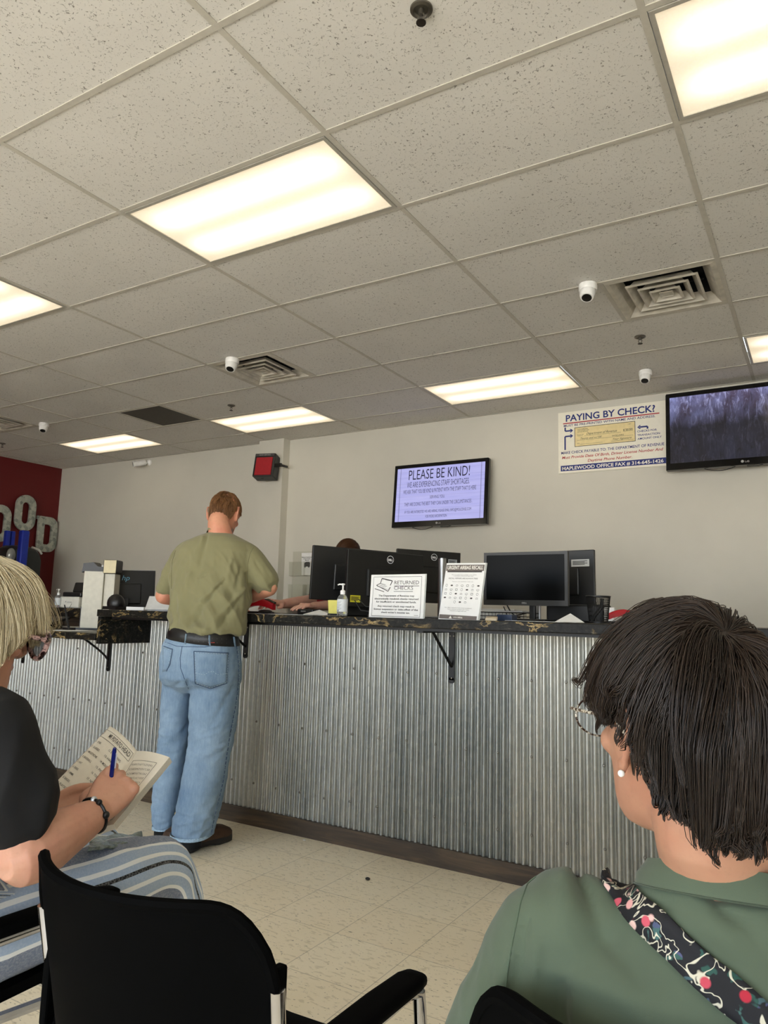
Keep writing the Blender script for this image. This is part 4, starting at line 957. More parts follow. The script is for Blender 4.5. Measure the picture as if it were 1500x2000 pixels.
def hair_mat(name, dark, light, rough=.38):
    s = NT(name); a = s.node('ShaderNodeAttribute', attribute_name='tone').outputs['Fac']
    n = s.noise(18, 3); c = s.mix(s.math('ADD', s.math('MULTIPLY', a, .75), s.math('MULTIPLY', n, .25)), L(*dark), L(*light)); s.color(c); s.set(Roughness=rough, Specular_IOR_Level=.35); return s.m
def hair(name, m, parent, c, F, n, region, limit, crown, radii=(.080, .102, .100), cen=(0, -.003, .020), K=16, step=.014, lift=(.004, .014), r=.00045, clumps=260, clump=.55, grav=.5, wob=.25, seed=1, wave=0., swirl=0., gdir=None, base=True, label=None, sidef=1.0):
    """strands grown over the skull away from the crown, then hanging; region/limit work in head coordinates"""
    g = np.random.default_rng(seed); rad = np.array(radii); ce = np.array(cen)
    out = []
    while len(out) < n:
        p = g.normal(size=(n*2, 3)); p /= np.linalg.norm(p, axis=1)[:, None]
        ok = np.array([region(q) for q in p]); out += list(p[ok])
    p = np.array(out[:n]); cr = np.array(crown, float); cr /= np.linalg.norm(cr)
    nc = n//9; pc = cr+g.normal(size=(nc, 3))*.11; p[:nc] = pc/np.linalg.norm(pc, axis=1)[:, None]
    lay = g.uniform(size=n); gd = np.array([F[i].z for i in range(3)])*-1.0
    if gdir is not None: gd = np.array(gdir, float)
    gd = gd/np.linalg.norm(gd)
    ci = g.integers(0, n, size=clumps); cid = np.array([np.argmin(((p[ci]-q)**2).sum(1)) for q in p]); cn = g.normal(size=(clumps, 3))*wob; cs = g.uniform(.75, 1.15, size=clumps)
    q = p*rad*1.0+ce; P = [q.copy()]; alive = np.ones(n, bool); lim_j = g.normal(size=n)*.006+(g.normal(size=clumps)*.010)[cid]
    hmax = lift[0]+(lift[1]-lift[0])*lay
    for k in range(1, K):
        u = (q-ce)/rad; un = np.linalg.norm(u, axis=1)[:, None]; nrm = (u/rad); nrm /= np.linalg.norm(nrm, axis=1)[:, None]
        t = (q-ce)/rad-cr; t -= nrm*(t*nrm).sum(1)[:, None]; tl = np.linalg.norm(t, axis=1)[:, None]; t /= np.maximum(tl, 1e-4)
        if swirl: t = t+np.cross(nrm, t)*swirl*np.exp(-tl*2.2)
        gg = gd - nrm*np.minimum(0, (gd*nrm).sum(1))[:, None]*.9
        w_ = grav*min(1, .25+k/K*1.2)
        d = t*(1-w_)+gg*w_+cn[cid]*(.25+.75*k/K)*.35+g.normal(size=(n, 3))*wob*.10
        low = (q[:, 2] < ce[2]-.02)[:, None]; d = np.where(low, d*.35+gd*.8, d)
        d /= np.linalg.norm(d, axis=1)[:, None]
        q2 = q+d*step*cs[cid][:, None]
        e = (q2-ce)/rad; el = np.linalg.norm(e, axis=1); sf = np.where((np.abs(q2[:, 0]) > .055) & (q2[:, 2] < .055), sidef, 1.0); want = 1.006+(hmax*min(1, k/3)*sf)/.09
        fac = np.where(el < want, want/np.maximum(el, 1e-4), 1)[:, None]
        q2 = np.where(q2[:, 2:3] > ce[2]-.05, e*fac*rad+ce, q2)
        stop = q2[:, 2] < np.array([limit(v) for v in q2])+lim_j
        alive &= ~stop; q = np.where(alive[:, None], q2, q+(q2-q)*.12); P.append(q.copy())
    P = np.stack(P, 1)                                   # n, K, 3
    guide = np.zeros((clumps, K, 3)); cnt = np.zeros(clumps)
    np.add.at(guide, cid, P); np.add.at(cnt, cid, 1); guide /= np.maximum(cnt, 1)[:, None, None]
    ph = g.uniform(0, 6.28, size=(clumps, 1)); kk = np.arange(K)[None, :]/(K-1); wv = np.sin(ph[cid]+kk*(4+3*g.uniform(size=(clumps, 1)))[cid])*kk*wave; P = P+cn[cid][:, None, :]/max(wob, .01)*wv[..., None]
    wgt = (clump*(np.arange(K)/(K-1))**1.3)[None, :, None]; P = P*(1-wgt)+guide[cid]*wgt
    W = np.array([[F[j][i] for j in range(3)] for i in range(3)]); Pw = P @ W.T + np.array(c)
    T = np.gradient(Pw, axis=1); T /= np.maximum(np.linalg.norm(T, axis=2), 1e-9)[..., None]
    N = Pw-(np.array(c)+W @ ce)[None, None]; N -= T*(N*T).sum(2)[..., None]; N /= np.maximum(np.linalg.norm(N, axis=2), 1e-9)[..., None]; B = np.cross(T, N)
    rr = (r*np.linspace(1.0, .35, K)**.7)[None, :, None]
    ring = np.stack([Pw+N*rr, Pw+(-.5*N+.87*B)*rr*1.4, Pw+(-.5*N-.87*B)*rr*1.4], 2)  # n,K,3,3
    verts = ring.reshape(-1, 3); idx = np.arange(n*K*3).reshape(n, K, 3); fs = []
    for a in range(3):
        b = (a+1) % 3; fs.append(np.stack([idx[:, :-1, a], idx[:, :-1, b], idx[:, 1:, b], idx[:, 1:, a]], -1).reshape(-1, 4))
    fs = np.concatenate(fs); tone = np.repeat(g.uniform(size=n)*.6+(g.uniform(size=clumps)*.4)[cid], K*3)
    nb = 0
    if base:                                             # close hair lying on the scalp
        un_, vn_ = 48, 30; bv = []; bf = []
        for i in range(vn_+1):
            th = PI*i/vn_
            for j in range(un_):
                ph = 2*PI*j/un_; bv.append([math.sin(th)*math.cos(ph), math.sin(th)*math.sin(ph), math.cos(th)])
        bv = np.array(bv)
        for i in range(vn_):
            for j in range(un_):
                f_ = (i*un_+j, i*un_+(j+1) % un_, (i+1)*un_+(j+1) % un_, (i+1)*un_+j)
                if all(region(bv[q_]) for q_ in f_): bf.append([q_+len(verts) for q_ in f_])
        bw = (bv*rad*1.002+ce) @ W.T+np.array(c); verts = np.concatenate([verts, bw]); tone = np.concatenate([tone, np.full(len(bw), .12)])
        if bf: fs = np.concatenate([fs, np.array(bf)])
    if parent is not None and parent.name in ROOT:
        Mi = np.array(ROOT[parent.name].inverted()); verts = verts @ Mi[:3, :3].T+Mi[:3, 3]
    me = bpy.data.meshes.new(name); me.vertices.add(len(verts)); me.vertices.foreach_set('co', verts.ravel())
    me.loops.add(len(fs)*4); me.loops.foreach_set('vertex_index', fs.ravel().astype(np.int32)); me.polygons.add(len(fs)); me.polygons.foreach_set('loop_start', np.arange(len(fs), dtype=np.int32)*4)
    me.polygons.foreach_set('use_smooth', np.ones(len(fs), bool)); me.update(calc_edges=True); me.validate()
    at_ = me.attributes.new('tone', 'FLOAT', 'POINT'); at_.data.foreach_set('value', tone.astype(np.float32))
    me.materials.append(m); o = bpy.data.objects.new(name, me); COL.objects.link(o); o.parent = parent
    if label: o['label'] = label
    return o
def hand(mb, wrist, d, n, s_, curls, k=1.0, spread=.0, thumb=None, wr=.026):
    """palm + five separate bent fingers. d: towards the knuckles, n: back of the hand, s_: towards the thumb side"""
    d = d.normalized(); n = (n-d*n.dot(d)).normalized(); s_ = (s_-d*s_.dot(d)-n*s_.dot(n)).normalized()
    pl = .088*k
    R = []
    for u, wd, th in ((-.02, .024, .019), (.0, .026, .0185), (.02, .033, .0175), (.05, .040, .016), (.075, .041, .0145), (.092, .039, .011)):
        R.append(ell(wrist+d*u*k+s_*.002*k, wd*k, th*k, s_, n, 18, 2.6))
    mb.rings(R)
    for i, o_ in enumerate((.030, .010, -.010, -.029)):
        kp = wrist+d*(.084-.004*abs(i-1.3))*k+s_*o_*k; mb.sphere(kp+n*.0075, (.0112*k, .0112*k, .0110*k), 10, 8); limb(mb, [kp+n*.004, wrist+d*.04*k+s_*o_*k*.6+n*.0095], [.0052*k, .0040*k], 8)
    offs = (.030, .010, -.010, -.029); L3 = ((.044, .026, .020), (.048, .030, .021), (.044, .028, .020), (.034, .021, .018)); rad = (.0088, .0090, .0085, .0075)
    tips = []
    for i in range(4):
        p = wrist+d*(.084-.004*abs(i-1.3))*k+s_*offs[i]*k-n*.001; a = 0; P = [p-d*.02*k, p]; dd = (d+s_*spread*(1.5-i)).normalized()
        for j in range(3):
            a += curls[i][j]; q = dd*math.cos(a)-n*math.sin(a); p = p+q*L3[i][j]*k; P.append(p)
        limb(mb, P, [rad[i]*k*1.0, rad[i]*k*1.12, rad[i]*k*.98, rad[i]*k*.9, rad[i]*k*.78], 10, sub=3); tips.append(p)
    T = thumb or [(.015, .024, -.004), (.040, .040, -.016), (.066, .044, -.030), (.088, .036, -.042)]
    P = [wrist+d*a*k+s_*b*k+n*c_*k for a, b, c_ in T]; limb(mb, P, [.014*k, .0135*k, .0110*k, .0088*k], 10, sub=3); tips.append(P[-1])
    return tips
def folds(seed, amp, fr, stretch=(1, 1, 1), rot=None):
    """cloth folds: ridged noise stretched along a direction"""
    R_ = rot if rot is not None else Matrix.Identity(3)
    def f(c, n):
        q = R_ @ (c+V3(seed*3.1, seed*1.7, seed)); q = Vector((q.x*stretch[0], q.y*stretch[1], q.z*stretch[2]))*fr
        a = noise.noise(q); b = noise.noise(q*2.3+V3(5, 2, 1)); return amp*((1-abs(a)*2.4)*.7+b*.3-.35)
    return f
def pxd(c, a, b):
    d = np.array(c)-CAM; z = d @ _f; x = 750+FPX*(d @ _r)/z; y = 1000-FPX*(d @ _u)/z
    dx, dy = b[0]-a[0], b[1]-a[1]; t = max(0, min(1, ((x-a[0])*dx+(y-a[1])*dy)/(dx*dx+dy*dy))); return math.hypot(x-a[0]-dx*t, y-a[1]-dy*t), t
def creases(L_):
    """single folds of cloth: start, end, height, half width"""
    def f(c):
        s_ = 0
        for a, b, h, w_ in L_:
            d, t = pxd(c, a, b); w2 = w_*(.6+.8*t); s_ += h*math.exp(-(d/w2)**2)*(1-.5*t)
        return s_
    return f
def cloth_mat(name, rgb, var=.10, rough=.85, weave=900, vs=5, light=None, sheen=.12):
    s = NT(name); c = L(*rgb); n = s.noise(vs, 4, .6); a = tuple(v*(1-var) for v in c[:3])+(1,); b = tuple(min(1, v*(1+var)) for v in c[:3])+(1,)
    col = s.ramp(n, [(.3, a), (.7, b)])
    if light: col = s.mix(s.ramp(s.noise(220, 2, .5, s.mapping((1, 1, .25))), [(.45, BW(0)), (.7, BW(.5))]), col, L(*light))
    s.color(col); s.set(Roughness=rough, Sheen_Weight=sheen); s.bump(s.noise(weave, 2), .15, .0006); MATS[name] = s.m; return s.m
# ================================================================= WOMAN IN GREEN, NEAREST
M_skin1 = skin_mat('warm skin', (188, 142, 114), (168, 104, 84))
hc = at(1337, 1432, .79); HF = frame(44, 4, 2)
hw = thing('person', 'woman with short dark brown hair, glasses and sage green t-shirt seen from behind', 'person', (1.51, -.66, .45))
sh = V3(1.515, -.655, .865)                         # base of the neck
m = MB(); head_parts(m, hc, HF, 1.0)
limb(m, [loc(hc, HF, 0, -.028, -.045), loc(hc, HF, 0, -.030, -.09), sh+V3(0, .012, .02), sh+V3(0, 0, -.05)], [.050, .052, .062, .075], 20)
TF = frame(8)
# shoulders, chest and arms under the shirt, thighs and feet so that she sits on her chair
def tor(mb, g, c, F, rows):
    mb.rings([ell(loc(c, F, 0, y, z), a+g, b+g, F[0], F[1], 30, 2.3) for z, y, a, b in rows])
rows = [(.004, -.002, .070, .062), (-.025, -.002, .105, .070), (-.055, -.004, .150, .088), (-.10, 0, .168, .106), (-.17, .008, .165, .118), (-.26, .01, .150, .115), (-.36, .0, .155, .118), (-.44, -.01, .170, .125), (-.50, -.01, .150, .11)]
tor(m, -.012, sh, TF, rows)
shl = loc(sh, TF, -.178, 0, -.075); shr = loc(sh, TF, .178, 0, -.075)
ell_ = loc(sh, TF, -.235, -.01, -.33); elr = loc(sh, TF, .235, -.01, -.33)
wl = loc(sh, TF, -.15, .20, -.40); wr_ = loc(sh, TF, .15, .20, -.40)
for a, b, c_ in ((shl, ell_, wl), (shr, elr, wr_)): limb(m, [a, b], [.050, .042], 16); limb(m, [b, c_], [.040, .027], 16)
for sg, w_ in ((-1, wl), (1, wr_)):
    hand(m, w_, TF[1]*.8-TF[0]*sg*.5, V3(0, 0, 1), -TF[0]*sg*1.0, [(.35, .5, .4)]*4, .95)
hip = loc(sh, TF, 0, 0, -.45)
skin_up('body', m, M_skin1, hw, .0042, 5)
# trousers and shoes
m = MB()
for sg in (-1, 1):
    h_ = V3(1.51+sg*.09, -.62, .505); kn = V3(1.51+sg*.11, -.20, .51); an = V3(1.51+sg*.12, -.16, .10)
    limb(m, [h_, (h_+kn)/2, kn], [.088, .080, .062], 18); limb(m, [kn, (kn+an)/2, an], [.060, .055, .04], 16)
m.sphere((1.51, -.64, .51), (.18, .13, .08), 20, 12)
skin_up('trousers', m, cloth_mat('dark navy cloth', (34, 38, 52)), hw, .012, 4)
for sg in (-1, 1):
    m = MB(); m.rings([ell(V3(1.51+sg*.12, y, z), a, b, V3(1, 0, 0), V3(0, 0, 1), 14, 2.6) for y, z, a, b in ((-.23, .045, .025, .04), (-.20, .05, .036, .05), (-.12, .05, .038, .05), (-.04, .035, .046, .033), (.02, .028, .04, .025), (.05, .02, .02, .015))]); m.build('shoe', mat('black leather', (20, 20, 22), .4), hw, True)
# shirt
M_sage = cloth_mat('sage green jersey', (78, 90, 72), .07, .9, 1100, 4)
m = MB(); tor(m, .006, sh+V3(0, 0, -.004), TF, [(.026, -.004, .070, .062), (.006, -.004, .084, .072)]+rows[1:])
sl, sr = shl+V3(0, 0, .004), shr+V3(0, 0, .004)
for a, b, sg in ((sl, ell_, -1), (sr, elr, 1)):
    tip = a.lerp(b, .72); limb(m, [a+TF[0]*(-sg)*.05+V3(0, 0, .012), a, a.lerp(b, .35)+TF[0]*sg*.008, tip+TF[0]*sg*.012], [.056, .064, .078, .082], 24)
# puffed cloth over the left shoulder
limb(m, [loc(sh, TF, -.125, .005, -.035), loc(sh, TF, -.165, .01, -.04), loc(sh, TF, -.20, .01, -.075)], [.035, .046, .04], 16)
f1 = folds(2, .026, 7, (1.5, 1.2, .35)); f2 = folds(5, .008, 19, (1.2, 1.2, .4), Matrix.Rotation(.5, 3, 'Y'))
cr1 = creases([((1128, 1695), (1165, 1790), -.012, 13), ((1100, 1715), (1110, 1900), .006, 26), ((1022, 1800), (990, 1990), -.007, 12), ((1050, 1840), (1028, 1995), .006, 14), ((1000, 1850), (955, 1990), .005, 13), ((1180, 1830), (1330, 1985), -.008, 34), ((1090, 1900), (1300, 1990), .005, 28), ((1260, 1760), (1500, 1800), -.005, 26), ((1330, 1730), (1490, 1930), .006, 30), ((1400, 1760), (1480, 1830), -.006, 16)])
def dsp(c, n): 
    k = min(1, max(0, (sh.z-.02-c.z)/.10)); return (f1(c, n)*.6+f2(c, n)*.6)*k+cr1(c)
shirt1, B1 = skin_up('shirt', m, M_sage, hw, .0062, 7, dsp)
# ribbed collar
m = MB(); N = 40; P = []
cc = sh+V3(0, .0, .012)
for k in range(N+1):
    a = 2*PI*k/N; P.append(cc+TF[0]*.074*math.cos(a)+TF[1]*.068*math.sin(a)+V3(0, 0, .014-.022*math.sin(a)))
R = []
for k in range(N):
    p = P[k]; o = (p-cc); o.z = 0; o.normalize(); R.append([p+o*.002+V3(0, 0, .002), p+V3(0, 0, .006), p-o*.003+V3(0, 0, .002), p+o*.004+V3(0, 0, -.018), p+o*.013+V3(0, 0, -.022), p+o*.011+V3(0, 0, -.010)])
m.rings(R+[R[0]], cap=False); m.build('collar', M_sage, hw, 60)
m = MB(); m.tube([r_[4]+V3(0, 0, .001) for r_ in R]+[R[0][4]], .0011, 6, cap=False); m.tube([r_[4]*.6+r_[3]*.4+(r_[4]-cc).normalized()*.0012 for r_ in R]+[R[0][4]*.6+R[0][3]*.4], .0007, 6, cap=False); m.build('collar_seam', cloth_mat('dark sage 2', (58, 70, 54)), hw, True)
m = MB(); seam(m, B1, [(1040, 1702), (1018, 1760), (1003, 1830), (990, 1900), (984, 1990)], .0009, .0006, 8); m.build('shoulder_seam', cloth_mat('dark sage', (70, 86, 66)), hw, True)
# hair
def reg1(p):
    x, y, z = p
    if y > .55: return z > .42
    if y > -.05: return z > .05+.62*max(0, y)
    return z > -.05-.75*min(1, -y/.6)
def lim1(q):
    x, y, z = q
    if y > -.040: return .036+max(0, y-.05)*.4
    if y > -.058: return .036-(-.040-y)/.018*.085
    return -.049-min(1, (-.058-y)/.037)*.034
hair('hair', hair_mat('dark brown hair', (12, 9, 8), (58, 44, 34), .34), hw, hc, HF, 11000, reg1, lim1, (0.05, -.62, .78), radii=(.084, .108, .1095), K=20, step=.013, lift=(.002, .015), sidef=.35, r=.00050, clumps=420, clump=.78, grav=.58, wob=.46, wave=.009, seed=4, swirl=.5)
# glasses
def glasses(parent_name, label, c, F, m_rim, m_lens, w_=.070, y0=.112, z0=.016, lw=.030, lh=.022, rr=.0018, arm=.0024, arm_y=-.02, parent=None):
    g = MB(); ln = []
    for s_ in (-1, 1):
        N = 28; P = [loc(c, F, s_*(w_*.52)+lw*math.cos(2*PI*k/N), y0-abs(s_*(w_*.52)+lw*math.cos(2*PI*k/N))**2*1.6, z0+lh*math.sin(2*PI*k/N)*(1+.1*math.cos(2*PI*k/N))) for k in range(N+1)]
        g.tube(P, rr, 8); ln.append(P[:-1])
        g.tube([loc(c, F, s_*(w_*.52+lw), y0-(w_*.52+lw)**2*1.6, z0+.006), loc(c, F, s_*(w_+.008), y0-.02, z0+.008)], rr*1.2, 8)
    g.tube([loc(c, F, -.010, y0-.001, z0+.004), loc(c, F, 0, y0+.002, z0+.008), loc(c, F, .010, y0-.001, z0+.004)], rr, 8)
    g.build('rim', m_rim, parent, True)
    for s_ in (-1, 1):
        a = MB(); a.tube([loc(c, F, s_*(w_+.008), y0-.020, z0+.008), loc(c, F, s_*(w_+.010), y0-.06, z0+.006), loc(c, F, s_*(w_+.010), .0, z0+.004), loc(c, F, s_*(w_+.008), arm_y, z0-.012)], arm, 8, flat=1.0); a.build('temple', m_rim, parent, True)
    for P in ln:
        a = MB(); q = sum(P, Vector())/len(P); a.add(P+[q], [(k, (k+1) % len(P), len(P)) for k in range(len(P))]); a.build('lens', m_lens, parent, True)
s = NT('lens glass'); s.set(Base_Color=L(210, 222, 232), Roughness=.02, Transmission_Weight=.75, IOR=1.05, Alpha=.45); M_lens = s.m
def tort(name, a, b, sc=90):
    s = NT(name); s.color(s.ramp(s.noise(sc, 3, .6, dist=.5), [(.44, L(*a)), (.54, L(*b))])); s.set(Roughness=.15); return s.m
gl = thing('glasses', 'thin patterned wire glasses worn by the woman in green', 'glasses', tuple(loc(hc, HF, 0, .1, .016)))
glasses('', '', hc, HF, tort('patterned wire', (196, 188, 170), (52, 34, 26), 160), M_lens, .074, .120, .010, .031, .024, .0012, .0020, parent=gl)
o = MB().sphere(loc(hc, HF, -.084, -.012, -.041), .0036, 12, 8).build('earring', mat('pearl', (240, 236, 228), .15), hw, True)
# floral strap of her bag, lying over the left shoulder and across the back
s = NT('black floral cloth'); vor = s.voro(58, s.mapping((1, 1, 1), loc=(.3, .2, .1)), out=0); vcol = s.voro(58, s.mapping((1, 1, 1), loc=(.3, .2, .1)), out=1); hue = s.xyz(vcol)
wig = s.noise(34, 2, .5, dist=1.0); stem = s.ramp(wig, [(.49, BW(0)), (.50, BW(1)), (.52, BW(1)), (.53, BW(0))])
leaf = s.ramp(s.noise(58, 2, .5, s.mapping((1, 1.8, 1), loc=(1, 2, 3)), .5), [(.62, BW(0)), (.65, BW(1))])
c = s.mix(leaf, L(13, 13, 20), s.ramp(hue[1], [(.3, L(34, 74, 66)), (.6, L(60, 96, 90)), (.9, L(70, 74, 110))])); c = s.mix(s.math('MULTIPLY', stem, .85), c, L(214, 208, 186))
dot = s.math('MULTIPLY', s.ramp(vor, [(.26, BW(1)), (.34, BW(0))]), s.ramp(hue[0], [(.52, BW(0)), (.54, BW(1))]))
c = s.mix(dot, c, s.ramp(hue[2], [(.3, L(168, 28, 50)), (.6, L(208, 96, 112)), (.9, L(226, 190, 180))])); s.color(c); s.set(Roughness=.8); M_flor = s.m
Lp = [(1166, 1722), (1190, 1752), (1232, 1800), (1290, 1862), (1350, 1925), (1405, 1972), (1450, 2004), (1480, 2030)]
Rp = [(1206, 1700), (1240, 1728), (1292, 1775), (1358, 1832), (1425, 1890), (1480, 1940), (1530, 1990), (1560, 2015)]
A_, B_ = fine(Lp, 9), fine(Rp, 9); n_ = 46; vs = []; fs = []; K_ = 5
def samp(P, u): 
    i = u*(len(P)-1); a = int(i); b = min(a+1, len(P)-1); t = i-a; return (P[a][0]*(1-t)+P[b][0]*t, P[a][1]*(1-t)+P[b][1]*t)
top = []
for i in range(n_):
    a = samp(A_, i/(n_-1)); b = samp(B_, i/(n_-1))
    for j in range(K_):
        t = j/(K_-1); h, nn = cast(B1, a[0]*(1-t)+b[0]*t, a[1]*(1-t)+b[1]*t, .0045); vs.append(h)
# continue over the shoulder to the front
first = vs[:K_]; ext = []
for q in ((0, .012, .008), (-.002, .03, .006), (-.004, .055, -.012), (-.004, .075, -.05), (-.004, .085, -.10)): ext.append([p+V3(*q) for p in first])
vs = [p for r_ in ext[::-1] for p in r_]+vs; n2 = n_+len(ext)
for _ in range(3):
    V_ = [v.copy() for v in vs]
    for i in range(1, n2-1):
        for j in range(K_): vs[i*K_+j] = (V_[(i-1)*K_+j]+V_[i*K_+j]*2+V_[(i+1)*K_+j])/4
fs = [(i*K_+j, i*K_+j+1, (i+1)*K_+j+1, (i+1)*K_+j) for i in range(n2-1) for j in range(K_-1)]
m = MB(); m.add(vs, fs); o = m.build('bag_strap', M_flor, None, 180); md = o.modifiers.new('t', 'SOLIDIFY'); md.thickness = .003; md.offset = 1; tag(o, 'black floral bag strap across the back of the woman in green', 'strap')
# ================================================================= CHAIRS
M_shell = mat('black moulded plastic', (5, 5, 5), .7, var=.1, bump=.05, bscale=600, Specular_IOR_Level=.03); M_chrome = mat('chrome', (200, 200, 204), .12, 1.0)
def chair(cx, cy, rz, label, seatcol=None):
    """cx, cy: middle of the back's upper edge"""
    t = thing('waiting_chair', label, 'chair', (cx, cy+.22, 0), rz, None); O = V3(0, -.22, 0)
    nu, nv = 48, 14; fr = []; bk = []
    for j in range(nv+1):
        v = j/nv
        for i in range(nu+1):
            u = -1+2*i/nu; au = abs(u); zt = .783-.058*max(0, (au-.68)/.32)**3; zb = .45+.03*max(0, (au-.7)/.3)**2; z = zb+(zt-zb)*v
            hw = .236-.006*(1-v)
            p = O+V3(hw*u*(1-.045*v**9), .10*au**2.1-.06*(z-.8)*-1.0*0+.07*(1-v), z); fr.append(p)
    vs = []; th = .0065
    for p, (j, i) in zip(fr, [(j, i) for j in range(nv+1) for i in range(nu+1)]): vs.append(p)
    N1 = len(vs); vs2 = [p+V3(0, -th*2, 0) for p in vs]; m = MB(); W_ = nu+1
    fs = [(j*W_+i, j*W_+i+1, (j+1)*W_+i+1, (j+1)*W_+i) for j in range(nv) for i in range(nu)]
    b = [i for i in range(W_)]+[j*W_+nu for j in range(1, nv+1)]+[nv*W_+i for i in range(nu-1, -1, -1)]+[j*W_ for j in range(nv-1, 0, -1)]
    rim = [(b[k], b[(k+1) % len(b)], b[(k+1) % len(b)]+N1, b[k]+N1) for k in range(len(b))]
    m.add(vs+vs2, fs+[tuple(x+N1 for x in f[::-1]) for f in fs]+rim)
    o = m.build('backrest', M_shell, t, 60, world=False)
    # rolled lip along the edge
    lip = [fr[k]+V3(0, -th, 0) for k in b[W_-1:nv+W_+nu]+[]]
    lip = [fr[j*W_+nu] for j in range(4, nv)]+[fr[nv*W_+i] for i in range(nu, -1, -1)]+[fr[j*W_] for j in range(nv-1, 3, -1)]
    m = MB(); m.tube([p+V3(0, -th, -.003) for p in lip], .0088, 8); m.build('edge_lip', M_shell, t, True, world=False)
    # seat
    m = MB(); R = []
    for y, z, w_ in ((-.20, .475, .19), (-.17, .455, .205), (.0, .445, .215), (.16, .450, .215), (.235, .443, .21), (.262, .425, .20)): R.append([V3(sx*w_, y, z+dz+(.012*(abs(sx)**2))) for sx, dz in ((-1, 0), (-.5, 0), (0, 0), (.5, 0), (1, 0), (1, -.02), (0, -.024), (-1, -.02))])
    m.rings(R); m.build('seat', M_shell, t, 50, world=False)
    for s_ in (-1, 1):
        x = s_*.272
        if s_ < 0:
            m = MB(); m.tube([(s_*.238, -.115, .68), (s_*.228, -.085, .52), (s_*.235, -.10, .44), (s_*.255, -.22, .04), (s_*.256, -.225, .006)], .0105, 10); m.build('rear_leg', M_chrome, t, True, world=False)
            m = MB(); m.tube([(s_*.235, -.10, .432), (s_*.240, .18, .418), (s_*.245, .22, .38), (s_*.25, .24, .006)], .0105, 10); m.build('front_leg', M_chrome, t, True, world=False)
            m = MB(); m.box((s_*.228, -.100, .60), (.016, .02, .20), bev=.004); m.build('back_bracket', M_shell, t, world=False)
            continue
        m = MB(); R = [ell(V3(x, y, z), a, b_, V3(1, 0, 0), V3(0, 0, 1), 16, 3.2) for y, z, a, b_ in ((-.09, .590, .010, .006), (-.075, .592, .020, .011), (-.03, .594, .0245, .013), (.08, .592, .025, .013), (.17, .588, .024, .0125), (.195, .586, .020, .010), (.205, .585, .010, .005))]
        m.rings(R); m.build('arm_pad', M_shell, t, 60, world=False)
        m = MB(); m.tube([(s_*.236, -.115, .61), (x, -.115, .592), (x, -.08, .574), (x, .17, .572), (x, .205, .56), (x, .215, .50), (x, .225, .02), (x, .225, .006)], .0105, 10); m.build('front_leg', M_chrome, t, True, world=False)
        m = MB(); m.tube([(s_*.238, -.115, .68), (s_*.228, -.085, .52), (s_*.235, -.10, .44), (s_*.255, -.22, .04), (s_*.256, -.225, .006)], .0105, 10); m.build('rear_leg', M_chrome, t, True, world=False)
        m = MB(); m.tube([(s_*.235, -.10, .432), (s_*.262, .2, .418)], .010, 8); m.build('side_rail', M_chrome, t, True, world=False)
        m = MB(); m.box((s_*.228, -.100, .60), (.016, .02, .20), bev=.004); m.build('back_bracket', M_shell, t, world=False)
        m = MB(); m.tube([(s_*.236, -.145, .30), (s_*.268, .22, .28)], .008, 8); m.build('stretcher', M_chrome, t, True, world=False)
    for y, z in ((.13, .415), (-.11, .43)):
        m = MB(); m.tube([(-.235, y, z), (.235, y, z)], .009, 8); m.build('cross_rail', M_chrome, t, True, world=False)
    return t
ch2 = chair(.766, -.850, 0, 'empty black plastic armchair in the foreground between the two seated women'); ch2['group'] = 'waiting room armchairs'
ch1 = dup(ch2, (.09, -.665, 0), 0, 'black and chrome armchair the blonde woman sits on', 'waiting room armchairs')
ch3 = dup(ch2, (1.508, -.628, 0), 0, 'black and chrome armchair the woman in green sits on', 'waiting room armchairs')

# ================================================================= STANDING MAN
def ringpx(row, xl, xr, depth, ratio, az, n=28, p=2.3, dz=0):
    c = at((xl+xr)/2, row, depth)+V3(0, 0, dz); half = (xr-xl)/2*depth/FPX
    v = c-Vector(CAM); vr = V3(v.y, -v.x, 0).normalized(); A, B, U = frame(az)
    a = half/math.sqrt(A.dot(vr)**2+ratio**2*B.dot(vr)**2)
    return ell(c, a, a*ratio, A, B, n, p)
AZ = 15
mn = thing('person', 'man in olive t-shirt and light blue jeans standing with his back to the room', 'person', (-1.04, 1.14, 0))
M_skin2 = skin_mat('fair reddish skin', (206, 148, 118), (196, 112, 92))
mhc = at(438, 1007, 3.90); MF = frame(22, 26, 0)
m = MB(); head_parts(m, mhc, MF, .98, ek=1.18)
nb = at(431, 1046, 3.80); limb(m, [loc(mhc, MF, 0, -.035, -.035), loc(mhc, MF, 0, -.045, -.08), nb, nb-V3(0, 0, .06)], [.052, .055, .062, .07], 20)
for row, xl, xr, d in (): pass
trows = [(1060, 392, 462, 3.80, .8), (1080, 350, 492, 3.78, .58), (1110, 342, 486, 3.75, .62), (1160, 343, 480, 3.70, .66), (1210, 341, 474, 3.65, .70), (1250, 336, 462, 3.62, .74), (1300, 326, 458, 3.60, .78), (1335, 335, 450, 3.60, .7)]
m.rings([ringpx(a, b+17, c_-17, d, e-.16, AZ) for a, b, c_, d, e in trows])
elR = at(525, 1147, 3.72); shR = at(484, 1086, 3.74); elL = at(320, 1163, 3.86); shL = at(357, 1086, 3.86)
wrR = V3(-1.26, 1.56, 1.185); wrL = V3(-1.34, 1.62, 1.175); elR.z = max(elR.z, 1.225); elL.z = max(elL.z, 1.19)
for a, b, c_ in ((shR, elR, wrR), (shL, elL, wrL)): limb(m, [a, (a+b)/2, b], [.042, .042, .041], 18); limb(m, [b, b.lerp(c_, .4), c_], [.046, .044, .029], 18)
hand(m, wrR, V3(-.5, .8, -.05), V3(0, 0, 1), V3(-1, -.5, 0), [(.3, .5, .3)]*4, 1.02, .05)
